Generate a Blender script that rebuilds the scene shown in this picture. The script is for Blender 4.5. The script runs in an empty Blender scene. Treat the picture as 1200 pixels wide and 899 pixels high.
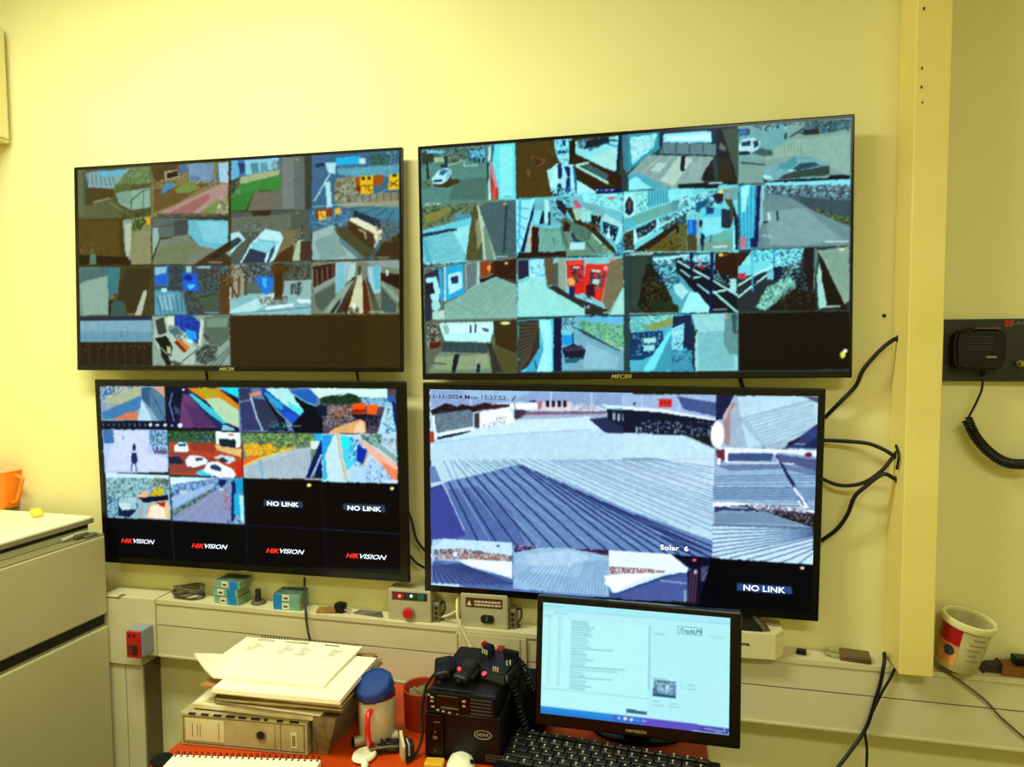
import bpy, bmesh, math, random
import numpy as np
from mathutils import Vector, Matrix, Euler
random.seed(7)

# ---------------------------------------------------------------- camera
SC = bpy.context.scene
COL = SC.collection
YAW, PITCH, ROLL, FPX = math.radians(11.9245), math.radians(3.4903), math.radians(-.3447), 849.2
CAM = Vector((0, -1.836, 1.6))
FW = Vector((-math.sin(YAW)*math.cos(PITCH), math.cos(YAW)*math.cos(PITCH), -math.sin(PITCH)))
_r0 = Vector((math.cos(YAW), math.sin(YAW), 0)); _u0 = _r0.cross(FW)
RT = _r0*math.cos(ROLL)+_u0*math.sin(ROLL)
UP = -_r0*math.sin(ROLL)+_u0*math.cos(ROLL)
cd = bpy.data.cameras.new('camera'); cam = bpy.data.objects.new('camera', cd); COL.objects.link(cam)
cam.matrix_world = Matrix(((RT.x, UP.x, -FW.x, CAM.x), (RT.y, UP.y, -FW.y, CAM.y), (RT.z, UP.z, -FW.z, CAM.z), (0, 0, 0, 1)))
cd.sensor_fit = 'HORIZONTAL'; cd.sensor_width = 36; cd.lens = 36*FPX/1200; cd.clip_start = .02
SC.camera = cam

# ---------------------------------------------------------------- light and exposure
SC.view_settings.view_transform = 'Standard'; SC.view_settings.look = 'None'
SC.view_settings.exposure = 0; SC.view_settings.gamma = 1; SC.view_settings.use_curve_mapping = False
SCREEN = 1.0
w = bpy.data.worlds.new('world'); SC.world = w; w.use_nodes = True
w.node_tree.nodes['Background'].inputs[0].default_value = (.9, .85, .6, 1)
w.node_tree.nodes['Background'].inputs[1].default_value = .02
def area(name, loc, rot, sx, sy, watts, col):
    l = bpy.data.lights.new(name, 'AREA'); l.shape = 'RECTANGLE'; l.size = sx; l.size_y = sy
    l.energy = watts; l.color = col
    o = bpy.data.objects.new(name, l); o.location = loc; o.rotation_euler = rot; COL.objects.link(o)
    return o
area('ceiling_lamp_and_fill', (-1.2, -1.0, 2.78), (0, 0, 0), 1.2, .3, 47, (.93, 1, .85))
area('ceiling_lamp_and_fill', (.7, -2.3, 2.78), (0, 0, 0), 1.2, .3, 31, (.93, 1, .84))  # unseen fill, added to brighten the duct front and the right wall

# ---------------------------------------------------------------- helpers
def lin(c): return c/12.92 if c <= .04045 else ((c+.055)/1.055)**2.4
def hexlin(h): return tuple(lin(int(h[i:i+2], 16)/255) for i in (0, 2, 4))
def Yp(y, px, py):
    d = FW+RT*((px-600)/FPX)-UP*((py-449.5)/FPX); t = (y-CAM.y)/d.y; return CAM+d*t
def Zp(z, px, py):
    d = FW+RT*((px-600)/FPX)-UP*((py-449.5)/FPX); t = (z-CAM.z)/d.z; return CAM+d*t
def Xp(x, px, py):
    d = FW+RT*((px-600)/FPX)-UP*((py-449.5)/FPX); t = (x-CAM.x)/d.x; return CAM+d*t
def plane_hit(c, n, px, py):
    d = FW+RT*((px-600)/FPX)-UP*((py-449.5)/FPX); t = (c-CAM).dot(n)/d.dot(n); return CAM+d*t
MATS = {}
def mat(name, h, rough=.5, metal=0, spec=.5, noise=None, bump=0, bscale=60, emit=None, h2=None, alpha=None, coat=0):
    if name in MATS: return MATS[name]
    m = bpy.data.materials.new(name); m.use_nodes = True; MATS[name] = m
    nt = m.node_tree; b = nt.nodes['Principled BSDF']
    b.inputs['Base Color'].default_value = hexlin(h)+(1,)
    b.inputs['Roughness'].default_value = rough; b.inputs['Metallic'].default_value = metal
    b.inputs['Specular IOR Level'].default_value = spec
    if coat: b.inputs['Coat Weight'].default_value = coat
    if noise:
        tc = nt.nodes.new('ShaderNodeTexCoord'); n = nt.nodes.new('ShaderNodeTexNoise'); r = nt.nodes.new('ShaderNodeValToRGB')
        n.inputs['Scale'].default_value = noise; n.inputs['Detail'].default_value = 6
        r.color_ramp.elements[0].position = .32; r.color_ramp.elements[1].position = .68
        r.color_ramp.elements[0].color = hexlin(h)+(1,); r.color_ramp.elements[1].color = hexlin(h2)+(1,)
        nt.links.new(tc.outputs['Object'], n.inputs['Vector']); nt.links.new(n.outputs[0], r.inputs[0]); nt.links.new(r.outputs[0], b.inputs['Base Color'])
    if bump:
        tc = nt.nodes.new('ShaderNodeTexCoord'); n = nt.nodes.new('ShaderNodeTexNoise'); bp = nt.nodes.new('ShaderNodeBump')
        n.inputs['Scale'].default_value = bscale; n.inputs['Detail'].default_value = 4
        bp.inputs['Strength'].default_value = bump; bp.inputs['Distance'].default_value = .004
        nt.links.new(tc.outputs['Object'], n.inputs['Vector']); nt.links.new(n.outputs[0], bp.inputs['Height']); nt.links.new(bp.outputs[0], b.inputs['Normal'])
    if emit:
        b.inputs['Emission Color'].default_value = hexlin(emit[0])+(1,); b.inputs['Emission Strength'].default_value = emit[1]
    return m
WORLD = {}
def wm(o): return WORLD.get(o.name, Matrix()) if o else Matrix()
def thing(name, loc, label, cat, group=None, rz=0):
    o = bpy.data.objects.new(name, None); COL.objects.link(o); o.empty_display_size = .03
    o.location = loc; o.rotation_euler = (0, 0, rz); o['label'] = label; o['category'] = cat
    if group: o['group'] = group
    WORLD[o.name] = Matrix.Translation(Vector(loc)) @ Matrix.Rotation(rz, 4, 'Z')
    return o
def tag(o, label, cat, group=None):
    o['label'] = label; o['category'] = cat
    if group: o['group'] = group
    return o
def link_mesh(name, me, material, parent=None):
    """me in world coordinates; the object's origin goes to its own base centre"""
    n = len(me.vertices); co = np.empty(n*3, np.float64); me.vertices.foreach_get('co', co); co = co.reshape(-1, 3)
    lo, hi = co.min(0), co.max(0); org = Vector(((lo[0]+hi[0])/2, (lo[1]+hi[1])/2, lo[2]))
    o = bpy.data.objects.new(name, me); COL.objects.link(o)
    if material: me.materials.append(material)
    pw = wm(parent)
    if parent: o.parent = parent
    loc = pw.inverted() @ org
    rot = pw.to_quaternion().inverted()
    W = Matrix.Translation(org)
    o.matrix_basis = pw.inverted() @ W
    me.transform(W.inverted())
    WORLD[o.name] = W
    return o
def frame(o, R, U, N):
    """local (u right, v up, w towards viewer) -> world"""
    return Matrix(((R[0], U[0], N[0], o[0]), (R[1], U[1], N[1], o[1]), (R[2], U[2], N[2], o[2]), (0, 0, 0, 1)))
def rotz(a): return Matrix.Rotation(a, 4, 'Z')
class MB:
    def __init__(s): s.bm = bmesh.new(); s.mi = 0
    def box(s, lo, hi, M=None, bev=0, seg=2):
        r = bmesh.ops.create_cube(s.bm, size=1); vs = r['verts']
        c = [(lo[i]+hi[i])/2 for i in range(3)]; d = [abs(hi[i]-lo[i]) for i in range(3)]
        for v in vs: v.co = Vector((c[0]+v.co.x*d[0], c[1]+v.co.y*d[1], c[2]+v.co.z*d[2]))
        if bev:
            es = list({e for v in vs for e in v.link_edges})
            r = bmesh.ops.bevel(s.bm, geom=es, offset=bev, segments=seg, profile=.5, affect='EDGES')
            vs = list({v for f in r['faces'] for v in f.verts} | {v for v in vs if v.is_valid})
        if M is not None:
            for v in vs: v.co = M @ v.co
        return s
    def cyl(s, a, b, ra, rb=None, seg=24, caps=True):
        a, b = Vector(a), Vector(b); rb = ra if rb is None else rb
        d = (b-a).normalized(); x = d.orthogonal().normalized(); y = d.cross(x)
        A = []; B = []
        for i in range(seg):
            t = 2*math.pi*i/seg; e = x*math.cos(t)+y*math.sin(t)
            A.append(s.bm.verts.new(a+e*ra)); B.append(s.bm.verts.new(b+e*rb))
        for i in range(seg):
            j = (i+1) % seg; s.bm.faces.new((A[i], A[j], B[j], B[i]))
        if caps: s.bm.faces.new(A[::-1]); s.bm.faces.new(B)
        return s
    def lathe(s, prof, M=None, seg=40, arc=None):
        M = M or Matrix(); rows = []; full = arc is None; a0, a1 = (0, 2*math.pi) if full else arc
        n = seg if full else seg+1
        for r, z in prof:
            rows.append([s.bm.verts.new(M @ Vector((r*math.cos(a0+(a1-a0)*i/seg), r*math.sin(a0+(a1-a0)*i/seg), z))) for i in range(n)])
        for k in range(len(rows)-1):
            for i in range(seg):
                j = (i+1) % n
                s.bm.faces.new((rows[k][i], rows[k][j], rows[k+1][j], rows[k+1][i]))
        return s
    def tube(s, pts, r, seg=8, smooth=6, caps=True):
        P = [Vector(p) for p in pts]
        if smooth and len(P) > 2:
            Q = []
            E = [P[0]*2-P[1]]+P+[P[-1]*2-P[-2]]
            for i in range(1, len(E)-2):
                p0, p1, p2, p3 = E[i-1:i+3]
                for k in range(smooth):
                    t = k/smooth
                    Q.append(.5*((2*p1)+(p2-p0)*t+(2*p0-5*p1+4*p2-p3)*t*t+(3*p1-p0-3*p2+p3)*t**3))
            Q.append(P[-1]); P = Q
        T = (P[1]-P[0]).normalized(); x = T.orthogonal().normalized(); rows = []
        for i, p in enumerate(P):
            T = (P[min(i+1, len(P)-1)]-P[max(i-1, 0)]).normalized()
            x = (x-T*x.dot(T)).normalized(); y = T.cross(x)
            rr = r[min(int(i*len(r)/len(P)), len(r)-1)] if isinstance(r, (list, tuple)) else r
            rows.append([s.bm.verts.new(p+(x*math.cos(2*math.pi*k/seg)+y*math.sin(2*math.pi*k/seg))*rr) for k in range(seg)])
        for a, b in zip(rows, rows[1:]):
            for k in range(seg):
                j = (k+1) % seg; s.bm.faces.new((a[k], a[j], b[j], b[k]))
        if caps: s.bm.faces.new(rows[0][::-1]); s.bm.faces.new(rows[-1])
        return s
    def prism(s, pts, w0, w1, M=None):
        """outline in (u,v), from depth w0 to w1"""
        M = M or Matrix()
        A = [s.bm.verts.new(M @ Vector((p[0], p[1], w0))) for p in pts]; B = [s.bm.verts.new(M @ Vector((p[0], p[1], w1))) for p in pts]
        n = len(pts)
        for i in range(n):
            j = (i+1) % n; s.bm.faces.new((A[i], A[j], B[j], B[i]))
        s.bm.faces.new(A[::-1]); s.bm.faces.new(B)
        return s
    def hexa(s, c):
        """eight corners: bottom four counterclockwise, then top four"""
        v = [s.bm.verts.new(p) for p in c]
        for f in ((3, 2, 1, 0), (4, 5, 6, 7), (0, 1, 5, 4), (1, 2, 6, 5), (2, 3, 7, 6), (3, 0, 4, 7)): s.bm.faces.new([v[i] for i in f])
        return s
    def build(s, name, material, parent=None, smooth=False):
        bmesh.ops.recalc_face_normals(s.bm, faces=s.bm.faces)
        me = bpy.data.meshes.new(name); s.bm.to_mesh(me); s.bm.free()
        if smooth:
            me.polygons.foreach_set('use_smooth', [True]*len(me.polygons))
            me.set_sharp_from_angle(angle=math.radians(40))
        return link_mesh(name, me, material, parent)
def text(name, body, width, M, material, parent, height=None, shear=0, fat=0, depth=.0006):
    """lettering whose left bottom corner is the origin of M (u right, v up, w out)"""
    c = bpy.data.curves.new(name, 'FONT'); c.body = body; c.size = 1; c.shear = shear; c.offset = fat; c.extrude = .01; c.resolution_u = 3
    o = bpy.data.objects.new(name, c); me = bpy.data.meshes.new_from_object(o)
    bpy.data.objects.remove(o); bpy.data.curves.remove(c)
    n = len(me.vertices); co = np.empty(n*3); me.vertices.foreach_get('co', co); co = co.reshape(-1, 3)
    lo, hi = co.min(0), co.max(0); k = width/(hi[0]-lo[0]); kv = k if height is None else height/(hi[1]-lo[1])
    co[:, 0] = (co[:, 0]-lo[0])*k; co[:, 1] = (co[:, 1]-lo[1])*kv; co[:, 2] = (co[:, 2]-lo[2])/max(hi[2]-lo[2], 1e-6)*depth
    me.vertices.foreach_set('co', co.ravel()); me.update(); me.transform(M)
    me.materials.clear()
    return link_mesh(name, me, material, parent)
# ---------------------------------------------------------------- the room
def wall_mat():
    m = mat('wall_paint', 'e6dc8c', rough=.62, spec=.25)
    nt = m.node_tree; b = nt.nodes['Principled BSDF']; tc = nt.nodes.new('ShaderNodeTexCoord')
    n1 = nt.nodes.new('ShaderNodeTexNoise'); n1.inputs['Scale'].default_value = 1.7; n1.inputs['Detail'].default_value = 5
    r1 = nt.nodes.new('ShaderNodeValToRGB'); r1.color_ramp.elements[0].position = .3; r1.color_ramp.elements[1].position = .7
    r1.color_ramp.elements[0].color = hexlin('e8df98')+(1,); r1.color_ramp.elements[1].color = hexlin('efe7a6')+(1,)
    n2 = nt.nodes.new('ShaderNodeTexNoise'); n2.inputs['Scale'].default_value = 14; n2.inputs['Detail'].default_value = 8; n2.inputs['Roughness'].default_value = .7
    r2 = nt.nodes.new('ShaderNodeValToRGB'); r2.color_ramp.elements[0].position = .68; r2.color_ramp.elements[1].position = .8
    r2.color_ramp.elements[0].color = (0, 0, 0, 1); r2.color_ramp.elements[1].color = (.3, .3, .3, 1)
    mx = nt.nodes.new('ShaderNodeMix'); mx.data_type = 'RGBA'; mx.inputs['B'].default_value = hexlin('b8a866')+(1,)
    for n in (n1, n2): nt.links.new(tc.outputs['Object'], n.inputs['Vector'])
    nt.links.new(n1.outputs[0], r1.inputs[0]); nt.links.new(n2.outputs[0], r2.inputs[0])
    nt.links.new(r2.outputs[0], mx.inputs['Factor']); nt.links.new(r1.outputs[0], mx.inputs['A']); nt.links.new(mx.outputs['Result'], b.inputs['Base Color'])
    n3 = nt.nodes.new('ShaderNodeTexNoise'); n3.inputs['Scale'].default_value = 30; bp = nt.nodes.new('ShaderNodeBump')
    bp.inputs['Strength'].default_value = .12; bp.inputs['Distance'].default_value = .004
    nt.links.new(tc.outputs['Object'], n3.inputs['Vector']); nt.links.new(n3.outputs[0], bp.inputs['Height']); nt.links.new(bp.outputs[0], b.inputs['Normal'])
    return m
WM = wall_mat()
X0, X1, Y0, H = -2.25, 2.1, -3.4, 2.9
def struct(name, lo, hi, m):
    o = MB().box(lo, hi).build(name, m); o['kind'] = 'structure'; return o
struct('wall_back', (X0-.1, 0, 0), (X1+.1, .1, H), WM)
struct('wall_left', (X0-.1, Y0, 0), (X0, 0, H), WM)
struct('wall_right', (X1, Y0, 0), (X1+.1, 0, H), WM)
struct('wall_front', (X0-.1, Y0-.1, 0), (X1+.1, Y0, H), WM)
struct('floor', (X0-.1, Y0-.1, -.1), (X1+.1, .1, 0), mat('floor_vinyl', '6a5a40', .5, noise=8, h2='5c4c34'))
struct('ceiling', (X0-.1, Y0-.1, H), (X1+.1, .1, H+.1), mat('ceiling_paint', 'ded6b0', .8))
def hex3(h):
    return np.array([int(h[i:i+2], 16)/255 for i in (0, 2, 4)])
def seg_d(X, Y, a, b, c, d):
    dx, dy = c-a, d-b
    t = np.clip(((X-a)*dx+(Y-b)*dy)/max(dx*dx+dy*dy, 1e-9), 0, 1)
    return np.hypot(X-a-t*dx, Y-b-t*dy)
def in_poly(X, Y, pts):
    n = len(pts); m = np.zeros(X.shape, bool)
    for i in range(n):
        x1, y1 = pts[i]; x2, y2 = pts[(i+1) % n]
        if y1 == y2: continue
        k = ((y1 > Y) != (y2 > Y)) & (X < (x2-x1)*(Y-y1)/(y2-y1)+x1)
        m ^= k
    return m
def paint(dsl, X, Y, C):
    """X, Y: drawing coordinates of each picture point; C: its colour (sRGB)."""
    ox = oy = 0.; s = 1.; q = 0
    for line in dsl.strip().split('\n'):
        t = line.split(); q += 1
        if t[0] == '@':
            ox, oy, s = map(float, t[1:]); continue
        k0 = {'p': 2, 'l': 3, 'e': 2, 's': 4, 'k': 4}[t[0]]
        v = [float(a) for a in t[k0:]]
        if t[0] == 'e':
            cx, cy, rx, ry = ox+v[0]/s, oy+v[1]/s, v[2]/s, v[3]/s
            rx, ry = max(rx, .75), max(ry, .75)
            d = np.hypot((X-cx)/rx, (Y-cy)/ry)
            a = np.clip((1-d)*min(rx, ry)+.5, 0, 1)[:, None]
            C[:] = C*(1-a)+hex3(t[1])*a; continue
        P = [(ox+v[i]/s, oy+v[i+1]/s) for i in range(0, len(v), 2)]
        xs = [p[0] for p in P]; ys = [p[1] for p in P]
        bb = np.nonzero((X > min(xs)-3) & (X < max(xs)+3) & (Y > min(ys)-3) & (Y < max(ys)+3))[0]
        if not len(bb): continue
        x, y = X[bb], Y[bb]
        if t[0] == 'p':
            m = bb[in_poly(x, y, P)]; C[m] = hex3(t[1])
        elif t[0] == 'k':
            m = in_poly(x, y, P); m = bb[m]; x, y = X[m], Y[m]
            z = max(float(t[2])/s*.8, 1.0)
            x = x+.7*z*np.sin(y*1.7/z+q)+.4*z*np.sin(y*.61/z)
            y = y+.7*z*np.sin(x*1.3/z+q*2)
            ix, iy = np.floor(x/z).astype(np.int64), np.floor(y/z).astype(np.int64)
            h = (ix*73856093) ^ (iy*19349663) ^ (q*83492791)
            h = (h*2654435761) & 0xffffffff
            h = ((h ^ (h >> 15))*2246822519) & 0xffffffff
            u = ((h >> 8) & 0xffff)/65535.
            cols = np.array([hex3(c) for c in t[1].split(',')])
            pick = cols[(h >> 3) % len(cols)]
            on = u < float(t[3])
            C[m[on]] = C[m[on]]*.32+pick[on]*.68
        else:
            if t[0] == 'l':
                w = max(float(t[2])/s/2, .35); segs = [P[i]+P[i+1] for i in range(len(P)-1)]
            else:
                w = max(float(t[2])/s/2, .35); n = int(t[3]); A, B, D, E = P; segs = []
                for i in range(n):
                    r = i/max(n-1, 1)
                    segs.append((A[0]+(D[0]-A[0])*r, A[1]+(D[1]-A[1])*r, B[0]+(E[0]-B[0])*r, B[1]+(E[1]-B[1])*r))
            col = hex3(t[1])
            for g in segs:
                j = np.nonzero((x > min(g[0], g[2])-w-1) & (x < max(g[0], g[2])+w+1) & (y > min(g[1], g[3])-w-1) & (y < max(g[1], g[3])+w+1))[0]
                if not len(j): continue
                d = seg_d(x[j], y[j], *g)
                a = np.clip(w+.5-d, 0, 1)[:, None]
                m = bb[j]; C[m] = C[m]*(1-a)+col*a
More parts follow.
